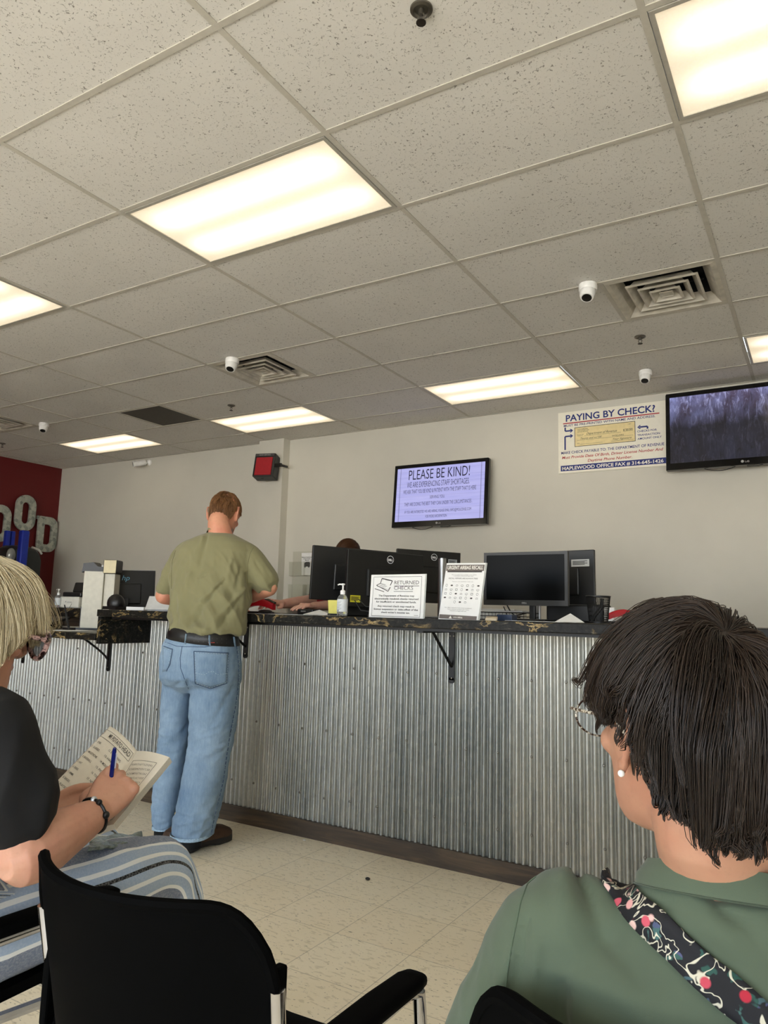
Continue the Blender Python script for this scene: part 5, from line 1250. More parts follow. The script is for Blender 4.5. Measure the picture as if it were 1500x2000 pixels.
hand(m, wrL, V3(.25, .9, -.05), V3(0, 0, 1), V3(1, -.2, 0), [(.2, .3, .3)]*4, 1.02, .08)
for row, side in ((0, 0),): pass
legR = [(1345, 374, 466, 3.585), (1400, 371, 462, 3.58), (1440, 370, 455, 3.57), (1480, 366, 447, 3.56), (1520, 357, 443, 3.545), (1560, 350, 434, 3.53), (1598, 342, 423, 3.51), (1630, 338, 415, 3.50)]
legL = [(1345, 317, 378, 3.66), (1400, 313, 372, 3.66), (1440, 311, 370, 3.65), (1480, 307, 365, 3.64), (1520, 303, 358, 3.62), (1560, 299, 349, 3.61), (1594, 297, 342, 3.59), (1616, 299, 339, 3.58)]
for lg in (legR, legL):
    P = []; R_ = []
    for row, xl, xr, d in lg[:-2]: P.append(at((xl+xr)/2, row, d)); R_.append((xr-xl)/2*d/FPX*.72)
    P.append(P[-1]+V3(0, 0, -.03)); R_.append(.04); limb(m, P, R_, 16, sub=2)
skin_up('body', m, M_skin2, mn, .0055, 4)
# jeans
s = NT('washed light denim'); a = s.noise(5, 4, .6); b = s.noise(1, 3, .6, s.mapping((160, 160, 22))); w_ = s.noise(700, 2)
c = s.mix(s.ramp(a, [(.3, BW(0)), (.72, BW(1))]), L(98, 124, 152), L(146, 169, 190)); c = s.mix(s.ramp(b, [(.40, BW(0)), (.72, BW(.25))]), c, L(170, 194, 212)); c = s.mix(s.ramp(w_, [(.4, BW(0)), (.6, BW(.25))]), c, L(78, 102, 132))
s.color(c); s.set(Roughness=.9); s.bump(w_, .25, .0006); M_denim = s.m
m = MB()
m.rings([ringpx(a, b, c_, d, e, AZ) for a, b, c_, d, e in ((1243, 332, 460, 3.62, .72), (1252, 326, 464, 3.62, .76), (1262, 321, 466, 3.615, .78), (1290, 316, 468, 3.605, .80), (1325, 315, 468, 3.60, .78), (1338, 320, 464, 3.60, .66), (1354, 340, 446, 3.60, .36))])
m.rings([ringpx(a, b, c_, d, 1.02, AZ) for a, b, c_, d in [(1280, 385, 460, 3.60), (1315, 376, 465, 3.59)]+legR])
m.rings([ringpx(a, b, c_, d, 1.05, AZ) for a, b, c_, d in [(1280, 322, 392, 3.65), (1315, 319, 386, 3.66)]+legL])
for (px, py, d) in ((430, 1315, 3.55), (345, 1312, 3.62)): m.sphere(at(px, py, d), (.085, .075, .09), 16, 10, frame(AZ))
g1 = folds(9, .010, 7, (1.0, 1.0, .7), Matrix.Rotation(.7, 3, 'Y')); g2 = folds(3, .006, 17, (1, 1, 1.6), Matrix.Rotation(-.5, 3, 'X'))
cr3 = creases([((366, 1330), (372, 1352), -.012, 6), ((376, 1342), (440, 1362), -.006, 6), ((350, 1335), (322, 1352), -.006, 6), ((455, 1345), (400, 1440), -.007, 7), ((375, 1400), (340, 1460), -.006, 6), ((440, 1455), (380, 1480), .006, 6), ((380, 1500), (430, 1530), -.006, 7), ((345, 1590), (400, 1606), -.008, 6), ((350, 1612), (410, 1596), .007, 5), ((303, 1560), (340, 1580), -.007, 5), ((302, 1590), (338, 1600), .006, 5), ((325, 1345), (312, 1420), -.006, 7)])
def dj(c, n):
    z = c.z; kn = math.exp(-((z-.52)/.12)**2)+1.2*math.exp(-((z-.14)/.12)**2)+.35*math.exp(-((z-.86)/.08)**2); return g1(c, n)*(.25+.6*kn)+g2(c, n)*(.2+.7*kn)+cr3(c)
jeans, BJ = skin_up('jeans', m, M_denim, mn, .0055, 9, dj)
M_st = mat('pale denim thread', (176, 196, 210), .9); M_std = mat('dark denim seam', (48, 70, 104), .9)
PK = [(379, 1272), (446, 1275), (443, 1334), (411, 1344), (381, 1334)]
def patch(name, poly, bvh, off, mt, par, n=12):
    """raised cloth patch following the body; poly = TL, TR, BR, (bottom), BL"""
    TL, TR, BR, BM, BL = [Vector((*p, 0)) for p in poly]; vs = []; fs = []
    for i in range(n+1):
        for j in range(n+1):
            u, v = j/n, i/n; t_ = TL.lerp(TR, u); bq = (BL.lerp(BM, u*2) if u < .5 else BM.lerp(BR, u*2-1)); q = t_.lerp(bq, v)
            e = min(u, 1-u, v, 1-v)*n; vs.append(cast(bvh, q.x, q.y, off*min(1, e+.35))[0])
    fs = [(i*(n+1)+j, i*(n+1)+j+1, (i+1)*(n+1)+j+1, (i+1)*(n+1)+j) for i in range(n) for j in range(n)]
    m = MB(); m.add(vs, fs); o = m.build(name, mt, par, 180); md = o.modifiers.new('t', 'SOLIDIFY'); md.thickness = .0015; md.offset = 0; return o
patch('back_pocket', PK, BJ, .0035, M_denim, mn)
patch('back_pocket', [(319, 1262), (337, 1268), (332, 1296), (326, 1310), (318, 1312)], BJ, .003, M_denim, mn, 8)
m = MB()
stitch(m, BJ, [(381, 1275), (445, 1278), (442, 1332), (411, 1342), (383, 1332), (381, 1275)], .0009, .0052, 3, 2)
stitch(m, BJ, [(383, 1314), (400, 1318), (407, 1312), (416, 1311), (424, 1317), (443, 1315)], .0009, .0052, 3, 2)
stitch(m, BJ, [(320, 1264), (336, 1270), (331, 1296)], .0009, .005, 3, 2)
m.build('pocket_stitching', M_st, mn)
m = MB(); seam(m, BJ, PK+[PK[0]], .0012, .0035); seam(m, BJ, [(320, 1262), (338, 1268), (333, 1297), (326, 1311)], .0012, .003); m.build('pocket_seam', M_std, mn, True)
m = MB()
seam(m, BJ, [(356, 1262), (352, 1285), (353, 1305), (360, 1325), (368, 1345)], .0014, .0005); seam(m, BJ, [(323, 1254), (345, 1262), (357, 1263), (400, 1264), (438, 1256), (462, 1262)], .0013, .0005)
m.build('yoke_seam', M_std, mn, True)
m = MB(); stitch(m, BJ, [(462, 1262), (466, 1300), (466, 1335), (459, 1385), (450, 1430), (442, 1480), (437, 1520), (428, 1560), (418, 1600), (410, 1640)], .0022, .0005, 6, 3); m.build('side_seam', M_std, mn)
m = MB(); stitch(m, BJ, [(464, 1262), (468, 1300), (467, 1335), (460, 1385), (452, 1430)], .0008, .001, 3, 2); m.build('side_stitching', M_st, mn)
# hems
for hem, row in ((legR, 1631), (legL, 1617)):
    row_, xl, xr, d = hem[-1]; dd = 3.497 if hem is legR else 3.58; x0_, x1_ = (336, 413) if hem is legR else (299, 339)
    r1 = ringpx(row, x0_-1, x1_+1, dd, 1.04, AZ, 32); r0 = [p+V3(0, 0, .016) for p in r1]; cen = sum(r1, Vector())/32
    sl = (lambda p: V3(0, 0, (p-cen).dot(frame(AZ)[1])*.06)); r1 = [p+sl(p) for p in r1]; r0 = [p+sl(p) for p in r0]
    ri = [cen+(p-cen)*.93 for p in r1]; m = MB(); m.rings([r0, r1, ri], cap=False); m.build('hem', mat('faded hem denim', (150, 174, 194), .9, var=.25, vscale=160), mn, 60)
# belt
M_belt = mat('black leather belt', (13, 13, 14), .42)
Rb = [ringpx(1228, 338, 460, 3.625, .74, AZ, 40), ringpx(1234, 333, 463, 3.625, .78, AZ, 40), ringpx(1253, 328, 466, 3.615, .81, AZ, 40), ringpx(1256, 333, 462, 3.615, .79, AZ, 40)]
FWD = frame(AZ)
Rb = [[p+V3(0, 0, (p-sum(R_, Vector())/40).dot(FWD[0])*-.09) for p in R_] for R_ in Rb]
m = MB(); m.rings(Rb, cap=False); belt = m.build('belt', M_belt, mn, 180)
BB = BVHTree.FromPolygons([Vector(v) for v in m.v], m.f)
m = MB(); M_eye = mat('dull metal eyelet', (70, 70, 72), .4, .6)
for x in range(352, 462, 9):
    for dy in (-4, 4):
        h, n = cast(BB, x, 1250+(x-400)*.06+dy, .0005); m.lathe([(.0022, 0), (.0022, .001)], h, 8, n)
m.build('belt_eyelet', M_eye, belt)
for x0_, x1_ in ((366, 361), (409, 410), (455, 459)):
    m = MB(); P = [cast(BB, x0_+(x1_-x0_)*k/4, 1233+k*8+(x0_-400)*.06, .003)[0] for k in range(1, 5)]
    m.tube(P, .0065, 6, flat=.35); m.build('belt_loop', M_denim, mn, 60)
h, n = cast(BJ, 413, 1254+4, .006); P = [cast(BJ, 407+k*3, 1256+(k % 2)*0, .005)[0] for k in range(5)]
m = MB(); m.tube(P, .005, 6, flat=.4); m.build('waist_label', mat('red leather patch', (170, 52, 44), .6), mn)
# t-shirt
M_olive = cloth_mat('olive jersey', (128, 124, 90), .05, .92, 1000, 4)
m = MB()
m.rings([ringpx(a, b, c_, d, e, AZ, 32) for a, b, c_, d, e in ((1041, 408, 452, 3.815, 1.0), (1050, 385, 470, 3.805, .85), (1060, 362, 488, 3.80, .66), (1076, 345, 496, 3.785, .60), (1100, 337, 492, 3.765, .62), (1131, 336, 488, 3.735, .66), (1173, 334, 486, 3.70, .70), (1210, 335, 478, 3.66, .74), (1228, 333, 476, 3.64, .79), (1237, 334, 473, 3.635, .79))])
tipR = shR.lerp(elR, .80); tipL = shL.lerp(elL, .80)
limb(m, [at(462, 1070, 3.76), shR, shR.lerp(elR, .45), tipR], [.050, .066, .071, .072], 22, sub=4)
limb(m, [at(375, 1070, 3.84), shL, shL.lerp(elL, .45), tipL], [.050, .060, .062, .060], 22, sub=4)
S1 = folds(11, .030, 4.5, (2.2, 2.2, .33), Matrix.Rotation(.62, 3, 'Y') @ Matrix.Rotation(-.7, 3, 'Z')); S2 = folds(4, .010, 11, (2.0, 2.0, .4), Matrix.Rotation(.5, 3, 'Y') @ Matrix.Rotation(-.7, 3, 'Z'))
cr2 = creases([((404, 1046), (384, 1130), -.010, 5), ((396, 1050), (372, 1110), .008, 6), ((470, 1110), (448, 1200), -.009, 6), ((452, 1095), (432, 1185), .008, 6), ((436, 1130), (350, 1222), .009, 5), ((428, 1145), (356, 1236), -.008, 5), ((478, 1150), (396, 1236), .009, 5), ((470, 1170), (420, 1238), -.008, 5), ((372, 1120), (352, 1190), .007, 6), ((483, 1120), (480, 1230), -.006, 5), ((500, 1100), (520, 1135), -.005, 6), ((345, 1100), (318, 1150), .005, 6), ((388, 1128), (418, 1112), -.006, 4)])
def ds(c, n):
    k = min(1, max(.0, (1.50-c.z)/.12)); k2 = .5+.9*math.exp(-((c.z-1.14)/.14)**2); return (S1(c, n)*k2*.55+S2(c, n)*.6)*k+cr2(c)
shirt2, BS = skin_up('shirt', m, M_olive, mn, .0058, 6, ds)
m = MB(); R1 = ringpx(1039, 407, 453, 3.815, 1.0, AZ, 32); R2 = [p-V3(0, 0, .018) for p in ringpx(1040, 405, 455, 3.815, 1.0, AZ, 32)]; c_ = sum(R1, Vector())/32
tl = lambda R_: [p+V3(0, 0, (p-c_).dot(FWD[1])*-.42) for p in R_]
m.rings([tl([c_+(p-c_)*.95 for p in R1]), tl(R1), tl(R2)], cap=False); m.build('collar', M_olive, mn, 60)
M_ols = cloth_mat('olive seam', (88, 86, 56))
m = MB(); seam(m, BS, [(497, 1066), (489, 1080), (484, 1100), (483, 1125), (484, 1146)], .0011, .0003, 5); seam(m, BS, [(343, 1075), (337, 1095), (335, 1120), (335, 1150)], .0011, .0003, 5); m.build('sleeve_seam', M_ols, mn, True)
# hair, short and auburn
def regm(p):
    x, y, z = p
    if y > .5: return z > .35
    if y > -.1: return z > .02+.5*max(0, y)
    return z > -.02-.75*min(1, -y/.6) and not (abs(x) > .8 and z < .12 and y > -.35)
hair('hair', hair_mat('auburn hair', (70, 44, 24), (170, 122, 78), .5), mn, mhc, MF, 5200, regm, lambda q: -.088 if q[1] < -.04 else .004, (.15, -.45, .85), radii=(.080, .103, .106), sidef=.2, K=6, step=.0062, lift=(.003, .008), r=.0007, clumps=240, clump=.45, grav=.45, wob=.5, seed=8, swirl=.6)
def regb(p):
    return p[2] < -.35 and p[1] > .15
hair('beard', hair_mat('grey beard', (120, 104, 92), (226, 216, 206), .6), mn, mhc, MF, 900, regb, lambda q: -.2, (0, 0, 1), radii=(.062, .092, .085), cen=(0, .005, -.030), K=5, step=.004, lift=(.002, .006), r=.0006, clumps=80, seed=5, base=False)
# shoes
def shoe(heel, az, label, k=1.0):
    A, B, U = frame(az); m = MB(); prof = ((-.02, .045, .030, .040), (.0, .048, .038, .044), (.06, .055, .038, .052), (.13, .052, .041, .049), (.20, .043, .048, .040), (.25, .038, .049, .035), (.285, .030, .038, .026), (.298, .024, .02, .016))
    m.rings([ell(heel+B*y*k+V3(0, 0, z*k+.008), a*k, b*k, A, V3(0, 0, 1), 20, 2.5) for y, z, a, b in prof]); u = m.build('shoe', mat('brown suede', (70, 50, 36), .85, var=.2), mn, True, label=label)
    m = MB(); R = []
    for y, a in ((-.026, .028), (-.015, .040), (.03, .043), (.09, .039), (.14, .042), (.20, .050), (.25, .050), (.285, .040), (.302, .022)):
        c = heel+B*y*k; up = .012 if .09 <= y <= .14 else 0; R.append([c+A*sx*a*k+V3(0, 0, z) for sx, z in ((-1, .004+up), (-1.02, .022), (-.9, .034+(.012 if y > .27 or y < .0 else 0)), (.9, .034+(.012 if y > .27 or y < .0 else 0)), (1.02, .022), (1, .004+up), (.8, .0+up*.7), (-.8, .0+up*.7))])
    m.rings(R); m.build('sole', mat('dark rubber sole', (34, 32, 31), .7), u, 50)
    m = MB()
    for i in range(5): y = .125+i*.022; m.tube([heel+B*y+A*sx*.022+V3(0, 0, .098-i*.007-.004*abs(sx)) for sx in (-1, -.5, 0, .5, 1)], .002, 6)
    m.build('laces', mat('brown lace', (84, 62, 44), .8), u, True)
hl = on(340, 1669, 'z', 0); shoe(V3(hl.x+.015, hl.y+.035, 0), -4, 'brown suede shoe pointing to the counter'); hl2 = on(315, 1664, 'z', 0); shoe(V3(hl2.x+.02, hl2.y+.03, 0), 25, 'dark left shoe half hidden')
m = MB(); m.tube([at(318, 1650, 3.575), at(320, 1590, 3.59)], .044, 14); m.tube([at(372, 1652, 3.50), at(376, 1590, 3.51)], .052, 14); m.build('sock', mat('black sock', (10, 10, 11), .9), mn, True)
# ================================================================= CLERK
ck = thing('person', 'clerk in a red shirt hidden behind the monitors, reaching out one hand', 'person', (-1.0, 2.85, 0))
M_skin3 = skin_mat('pink skin', (214, 168, 148), (200, 134, 118))
khc = at(680, 1088, 4.95); KF = frame(185, 30, 0)
m = MB(); head_parts(m, khc, KF, .96)
ks = khc+V3(.01, .06, -.20); BF = frame(180)
limb(m, [khc+V3(0, .02, -.05), khc+V3(.0, .04, -.12), ks, ks-V3(0, 0, .06)], [.048, .05, .06, .07], 18)
m.rings([ell(ks+V3(0, y, z), a, b, BF[0], BF[1], 24, 2.3) for z, y, a, b in ((-.01, 0, .08, .06), (-.05, 0, .15, .08), (-.12, 0, .165, .10), (-.3, 0, .14, .10), (-.5, 0, .16, .11), (-.58, 0, .14, .1))])
r_s = ks+V3(-.17, -.01, -.08); l_s = ks+V3(.17, -.01, -.08)
r_e = at(618, 1172, 4.50); r_w = at(548, 1180, 4.12); l_e = at(700, 1180, 4.62); l_w = at(612, 1184, 4.15)
for z in (r_e, r_w, l_e, l_w): z.z = max(z.z, ZT+.032)
limb(m, [r_s, r_e], [.045, .038], 16); limb(m, [r_e, r_e.lerp(r_w, .5), r_w], [.038, .034, .024], 16)
limb(m, [l_s, l_e], [.045, .038], 16); limb(m, [l_e, l_e.lerp(l_w, .5), l_w], [.038, .033, .024], 16)
tR = (at(512, 1177, 4.0)-r_w); tR.z = 0
hand(m, r_w+V3(0, 0, .006), tR+V3(0, 0, .01), V3(.1, -.3, 1), V3(.45, -.9, -.4), [(.25, .25, .2), (.3, .3, .2), (.35, .35, .25), (.45, .4, .3)], .96, .10, thumb=[(.015, .022, -.006), (.038, .046, -.016), (.060, .060, -.022), (.084, .064, -.026)])
tL = (at(572, 1191, 4.0)-l_w); tL.z = 0
hand(m, l_w, tL, V3(0, -.3, 1), V3(-.2, .9, 0), [(.15, .2, .15)]*4, .94, .03)
skin_up('body', m, M_skin3, ck, .0042, 4)
m = MB(); M_rs = cloth_mat('red jersey', (164, 30, 44), .1)
m.rings([ell(ks+V3(0, y, z), a+.012, b+.012, BF[0], BF[1], 24, 2.3) for z, y, a, b in ((.005, 0, .07, .055), (-.05, 0, .15, .08), (-.12, 0, .165, .10), (-.3, 0, .14, .10), (-.5, 0, .16, .11), (-.60, 0, .15, .1))])
limb(m, [r_s, r_s.lerp(r_e, .6), r_e.lerp(r_w, .05)], [.062, .060, .056], 18); limb(m, [l_s, l_s.lerp(l_e, .6), l_e.lerp(l_w, .05)], [.062, .060, .056], 18)
skin_up('shirt', m, M_rs, ck, .008, 4, folds(6, .006, 12))
m = MB()
for sg in (-1, 1): limb(m, [V3(ks.x+sg*.09, ks.y+.02, ks.z-.58), V3(ks.x+sg*.1, ks.y-.3, ks.z-.6), V3(ks.x+sg*.1, ks.y-.28, .10)], [.085, .065, .05], 14)
skin_up('trousers', m, cloth_mat('black cloth', (24, 24, 26)), ck, .014, 3)
def regk(p):
    x, y, z = p
    if y > .4: return z > .55
    if y > -.1: return z > .1+.8*max(0, y)
    return z > -.6
hair('hair', hair_mat('brown hair tied back', (44, 26, 16), (104, 68, 44), .3), ck, khc, KF, 3600, regk, lambda q: -.09, (0.25, .95, .55), radii=(.0775, .0995, .102), K=14, step=.013, lift=(.001, .004), r=.0006, clumps=120, clump=.2, grav=.1, wob=.05, seed=12)
st = thing('office_stool', 'dark swivel stool the clerk sits on behind the counter', 'stool', (ks.x, ks.y, 0))
MB().lathe([(.19, .0), (.2, .02), (.2, .05), (.18, .07)], (0, 0, ks.z-.74), 28).build('seat', M_blk, st, 40, world=False)
MB().tube([(0, 0, .07), (0, 0, ks.z-.74)], .025, 14).build('post', M_chrome, st, True, world=False)
for k in range(5): MB().tube([(0, 0, .08), (.26*math.cos(k*1.2566), .26*math.sin(k*1.2566), .05), (.26*math.cos(k*1.2566), .26*math.sin(k*1.2566), .02)], [.022, .016, .02], 8).build('leg', M_blk, st, True, world=False)

# ================================================================= BLONDE WOMAN
bw = thing('person', 'blonde woman in black t-shirt and striped trousers writing in a puzzle book', 'person', (.12, -.72, .45))
M_skin4 = skin_mat('tanned pink skin', (206, 156, 130), (190, 122, 102))
bhc = at(-60, 1237, 1.36); BHF = frame(-4, 13, 0)
m = MB(); head_parts(m, bhc, BHF, 1.0)
TB = frame(-6, 12)
shr_ = at(-14, 1415, 1.26)
bsh = shr_-TB[0]*.168+V3(0, .0, .055)      # base of neck
limb(m, [loc(bhc, BHF, 0, -.030, -.045), loc(bhc, BHF, 0, -.035, -.09), bsh, bsh-V3(0, 0, .05)], [.048, .05, .06, .07], 20)
brow = [(.0, .0, .065, .058), (-.03, -.004, .115, .075), (-.06, -.008, .150, .09), (-.10, 0, .165, .105), (-.18, .015, .160, .125), (-.28, .01, .155, .125), (-.38, 0, .165, .125), (-.44, -.01, .155, .11)]
m.rings([ell(loc(bsh, TB, 0, y, z), a-.01, b-.01, TB[0], TB[1], 28, 2.3) for z, y, a, b in brow])
elb = at(52, 1668, 1.235); wri = at(188, 1590, 1.37)
shl_ = loc(bsh, TB, -.165, .01, -.085); elbL = shl_+V3(-.02, .06, -.25); wriL = at(92, 1603, 1.44)
limb(m, [shr_, shr_.lerp(elb, .5), elb], [.055, .054, .048], 20); limb(m, [elb, elb.lerp(wri, .30), elb.lerp(wri, .65), wri], [.052, .050, .040, .028], 20)
limb(m, [shl_, elbL], [.05, .042], 16); limb(m, [elbL, elbL.lerp(wriL, .4), wriL], [.044, .04, .027], 16)
kn = at(228, 1538, 1.43)
hd = (kn-wri).normalized()
vr_ = (Vector(CAM)-wri).normalized()
tipsB = hand(m, wri, hd, (vr_*.75+V3(0, 0, .65)+V3(.35, .1, 0)), V3(-.5, .35, .75), [(.50, 1.35, .7), (.72, 1.35, .6), (.92, 1.3, .6), (1.05, 1.3, .6)], 1.02, .02, thumb=[(.012, .022, -.012), (.036, .036, -.030), (.066, .034, -.044), (.092, .020, -.052)])
hand(m, wriL, at(158, 1574, 1.47)-wriL, V3(.3, -.5, .8), V3(-.2, .5, .5), [(.2, .3, .2)]*4, .98, .04, thumb=[(.015, .024, .006), (.045, .034, .012), (.075, .030, .016), (.098, .020, .014)])
body4, B4 = skin_up('body', m, M_skin4, bw, .0026, 2)
# black t-shirt
M_bt = cloth_mat('black jersey', (11, 11, 13), .2, .95, 1200, 30, sheen=.0)
m = MB(); m.rings([ell(loc(bsh, TB, 0, y, z), a+.008, b+.008, TB[0], TB[1], 30, 2.3) for z, y, a, b in [(.012, .002, .072, .064)]+brow[1:]+[(-.49, -.01, .165, .12)]])
tp_ = shr_.lerp(elb, .66); limb(m, [loc(bsh, TB, .11, 0, -.06), shr_, shr_.lerp(elb, .4), tp_], [.05, .065, .070, .076], 24)
tl_ = shl_.lerp(elbL, .66); limb(m, [loc(bsh, TB, -.11, 0, -.06), shl_, tl_], [.05, .064, .07], 20)
h1 = folds(21, .013, 8, (1.3, 1.3, .6)); skin_up('shirt', m, M_bt, bw, .0058, 5, lambda c, n: h1(c, n)*min(1, max(0, (bsh.z-.03-c.z)/.08)))
# striped trousers: smooth legs with lengthwise stripes carried by the cloth
s = NT('blue striped cotton'); a = s.node('ShaderNodeAttribute', attribute_name='stripe').outputs['Fac']
fr_ = s.math('FRACT', a)
W_, LB, GB, BK = L(244, 246, 246), L(168, 188, 214), L(122, 132, 154), L(14, 14, 20)
c = s.ramp(fr_, [(0, GB), (.27, W_), (.32, LB), (.44, W_), (.49, LB), (.56, BK), (.605, LB), (.70, W_), (.75, LB), (.86, W_), (.91, GB)], 'CONSTANT')
c = s.mix(s.ramp(s.noise(260, 2), [(.4, BW(0)), (.65, BW(.18))]), c, L(236, 238, 240)); s.color(c); s.set(Roughness=.9); s.bump(s.noise(700, 2), .2, .0006); M_str = s.m
def stripe_leg(pts, rad, up, name, ph, sq=1.0, n=44, sub=10):
    P = [Vector(p) for p in pts]; Q = []; R = []; S = []
    for i in range(len(P)-1):
        p0 = P[max(i-1, 0)]; p1 = P[i]; p2 = P[i+1]; p3 = P[min(i+2, len(P)-1)]
        for k in range(sub):
            t = k/sub; Q.append(.5*((2*p1)+(p2-p0)*t+(2*p0-5*p1+4*p2-p3)*t*t+(3*p1-p0-3*p2+p3)*t**3)); R.append(rad[i]*(1-t)+rad[i+1]*t)
    Q.append(P[-1]); R.append(rad[-1]); T = [(Q[min(i+1, len(Q)-1)]-Q[max(i-1, 0)]).normalized() for i in range(len(Q))]
    nn = Vector(up); m = MB(); rings = []; at_v = []
    for q, r, t in zip(Q, R, T):
        nn = (nn-t*nn.dot(t)).normalized(); b = t.cross(nn)
        ring = []
        for k in range(n+1):
            a = 2*PI*k/n; nv = nn*math.cos(a)+b*math.sin(a); w_ = noise.noise(q*9+nv*1.2)*.010+noise.noise(q*22+nv*2)*.003; ring.append(q+nv*(r+w_)*(1.0)); at_v.append(k/n*sq+ph)
        rings.append(ring)
    W2 = n+1; vs = [p for r in rings for p in r]; fs = [(i*W2+k, i*W2+k+1, (i+1)*W2+k+1, (i+1)*W2+k) for i in range(len(rings)-1) for k in range(n)]
    for base_ in (0, (len(rings)-1)*W2): fs.append(tuple(base_+k for k in range(n)))
    m.add(vs, fs); o = m.build(name, M_str, bw, 180); at_ = o.data.attributes.new('stripe', 'FLOAT', 'POINT'); at_.data.foreach_set('value', np.array(at_v, np.float32)); return o
kneeR = at(318, 1700, 1.72); hipR = V3(.235, -.66, .545); footR = V3(kneeR.x+.02, kneeR.y+.10, .10)
kneeL = V3(kneeR.x-.26, kneeR.y+.02, kneeR.z-.01); hipL = V3(.03, -.66, .545); footL = V3(kneeL.x, kneeL.y+.1, .10)
stripe_leg([hipR+V3(0, -.10, .0), hipR, hipR.lerp(kneeR, .5)+V3(.015, 0, .012), kneeR+V3(0, -.05, .008), kneeR+V3(0, .02, -.05), kneeR.lerp(footR, .45), footR], [.085, .100, .090, .078, .074, .072, .085], (0, 0, 1), 'trouser_leg', .05, 3.0)
stripe_leg([hipL+V3(0, -.10, .0), hipL, hipL.lerp(kneeL, .5)+V3(0, 0, .012), kneeL+V3(0, -.05, .008), kneeL+V3(0, .02, -.05), kneeL.lerp(footL, .45), footL], [.085, .100, .090, .078, .074, .072, .085], (0, 0, 1), 'trouser_leg', .3, 3.0)
stripe_leg([V3(-.04, -.70, .56), V3(.13, -.70, .57), V3(.30, -.70, .56)], [.09, .11, .085], (0, 0, 1), 'trouser_seat', .1, 3.0)
for fx_ in (footR, footL):
    m = MB(); m.rings([ell(V3(fx_.x, fx_.y+y, z), a, b, V3(1, 0, 0), V3(0, 0, 1), 16, 2.5) for y, z, a, b in ((-.07, .045, .022, .038), (-.04, .05, .036, .046), (.04, .045, .038, .042), (.12, .032, .046, .03), (.18, .024, .04, .02), (.21, .018, .018, .012))]); m.build('shoe', mat('grey canvas', (120, 122, 124), .8), bw, True)
# hair
def regw(p):
    x, y, z = p
    if y > .5: return z > .35
    if y > -.1: return z > -.02+.5*max(0, y)
    return z > -.45
def limw(q):
    x, y, z = q
    if y > .062: return .036-abs(x)*.1
    if y > .0: return -.078+y*1.85
    return -.095
hair('hair', hair_mat('blonde hair', (134, 106, 62), (255, 244, 210), .42), bw, bhc, BHF, 9000, regw, limw, (-.1, -.35, .93), radii=(.082, .106, .107), K=20, step=.0135, lift=(.004, .022), r=.00055, clumps=190, clump=.72, grav=.55, wob=.55, wave=.014, seed=21, swirl=.2)
gl = thing('sunglasses', 'tortoiseshell sunglasses worn by the blonde woman', 'glasses', tuple(loc(bhc, BHF, 0, .1, .01)))
M_tor = tort('pink brown tortoiseshell', (40, 18, 20), (204, 168, 164), 75)
s = NT('grey tinted lens'); s.set(Base_Color=L(120, 126, 136), Roughness=.04, Metallic=.2, Alpha=.85); M_lt = s.m
glasses('', '', bhc, BHF, M_tor, M_lt, .074, .122, .006, .034, .027, .0052, .0045, parent=gl)
# bracelet
br = MB(); wd = (wri-elb).normalized(); wc = wri-wd*.006; pr_ = wd.orthogonal().normalized(); pq = wd.cross(pr_)
P = []; N_ = 30
for k in range(N_+1):
    a = 2*PI*k/N_; d_ = pr_*math.cos(a)+pq*math.sin(a); h = B4.ray_cast(wc+d_*.09, -d_, .09); P.append((h[0]+d_*.0025) if h[0] is not None else wc+d_*.033)
br.tube(P, .0030, 8, cap=False); bo = br.build('bracelet', M_blk, bw, True)
def near(px, py):
    return min(P, key=lambda p: (lambda v: (v[0]-px)**2+(v[1]-py)**2)((750+FPX*np.dot(np.array(p)-CAM, _r)/np.dot(np.array(p)-CAM, _f), 1000-FPX*np.dot(np.array(p)-CAM, _u)/np.dot(np.array(p)-CAM, _f))))
q = near(186, 1561); m = MB(); m.lathe([(.0055, 0), (.0055, .003), (.003, .004)], q, 16, vr_); m.build('charm', M_silver, bo, True)
m = MB(); m.sphere(near(208, 1595), .007, 12, 8); m.sphere(near(196, 1567), .006, 12, 8); m.build('bead', M_blk, bo, True)
# pen
pt, pb = at(224, 1461, 1.42), at(216, 1530, 1.43); dp = (pb-pt).normalized()
pen = thing('ballpoint_pen', 'blue and clear ballpoint pen in the blonde woman\'s right hand', 'pen', tuple(pb))
m = MB(); m.tube([pt, pt+dp*.006, pb+dp*.02, pb+dp*.045, pb+dp*.055], [.0032, .0042, .0044, .0038, .001], 12); m.build('barrel', mat('blue plastic', (22, 34, 120), .25), pen, True)
m = MB(); off = Vector(_r)*.0052; m.tube([pt+off*.5+dp*.010, pt+off+dp*.013, pt+off+dp*.042], .0013, 6); m.build('clip', mat('pale clip', (210, 214, 230), .3), pen, True)
# open puzzle book
bk = thing('puzzle_book', 'open word search book held by the blonde woman', 'book', tuple(at(230, 1540, 1.47)))
SP0, SP1 = at(268, 1467, 1.62), at(163, 1640, 1.42)       # spine, far end and near end
LT, LB_ = at(214, 1419, 1.72), at(82, 1556, 1.56)         # outer edge of the left page
RT, RB = at(331, 1479, 1.57), at(222, 1610, 1.40)
def page(o0, o1, e0, e1, bulge, nrm, ins=0.0):
    G_ = 14; vs = []
    for i in range(G_+1):
        for j in range(G_+1):
            u, v = i/G_, j/G_; a = o0.lerp(o1, v); b = e0.lerp(e1, v); vs.append(a.lerp(b, u)+nrm*(bulge*math.sin(PI*min(1, u*1.0))**.8))
    return vs, [(i*(G_+1)+j, (i+1)*(G_+1)+j, (i+1)*(G_+1)+j+1, i*(G_+1)+j+1) for i in range(G_) for j in range(G_)]
nl = (LT-SP0).cross(SP1-SP0).normalized(); nl = nl if nl.dot(Vector(CAM)-SP0) > 0 else -nl
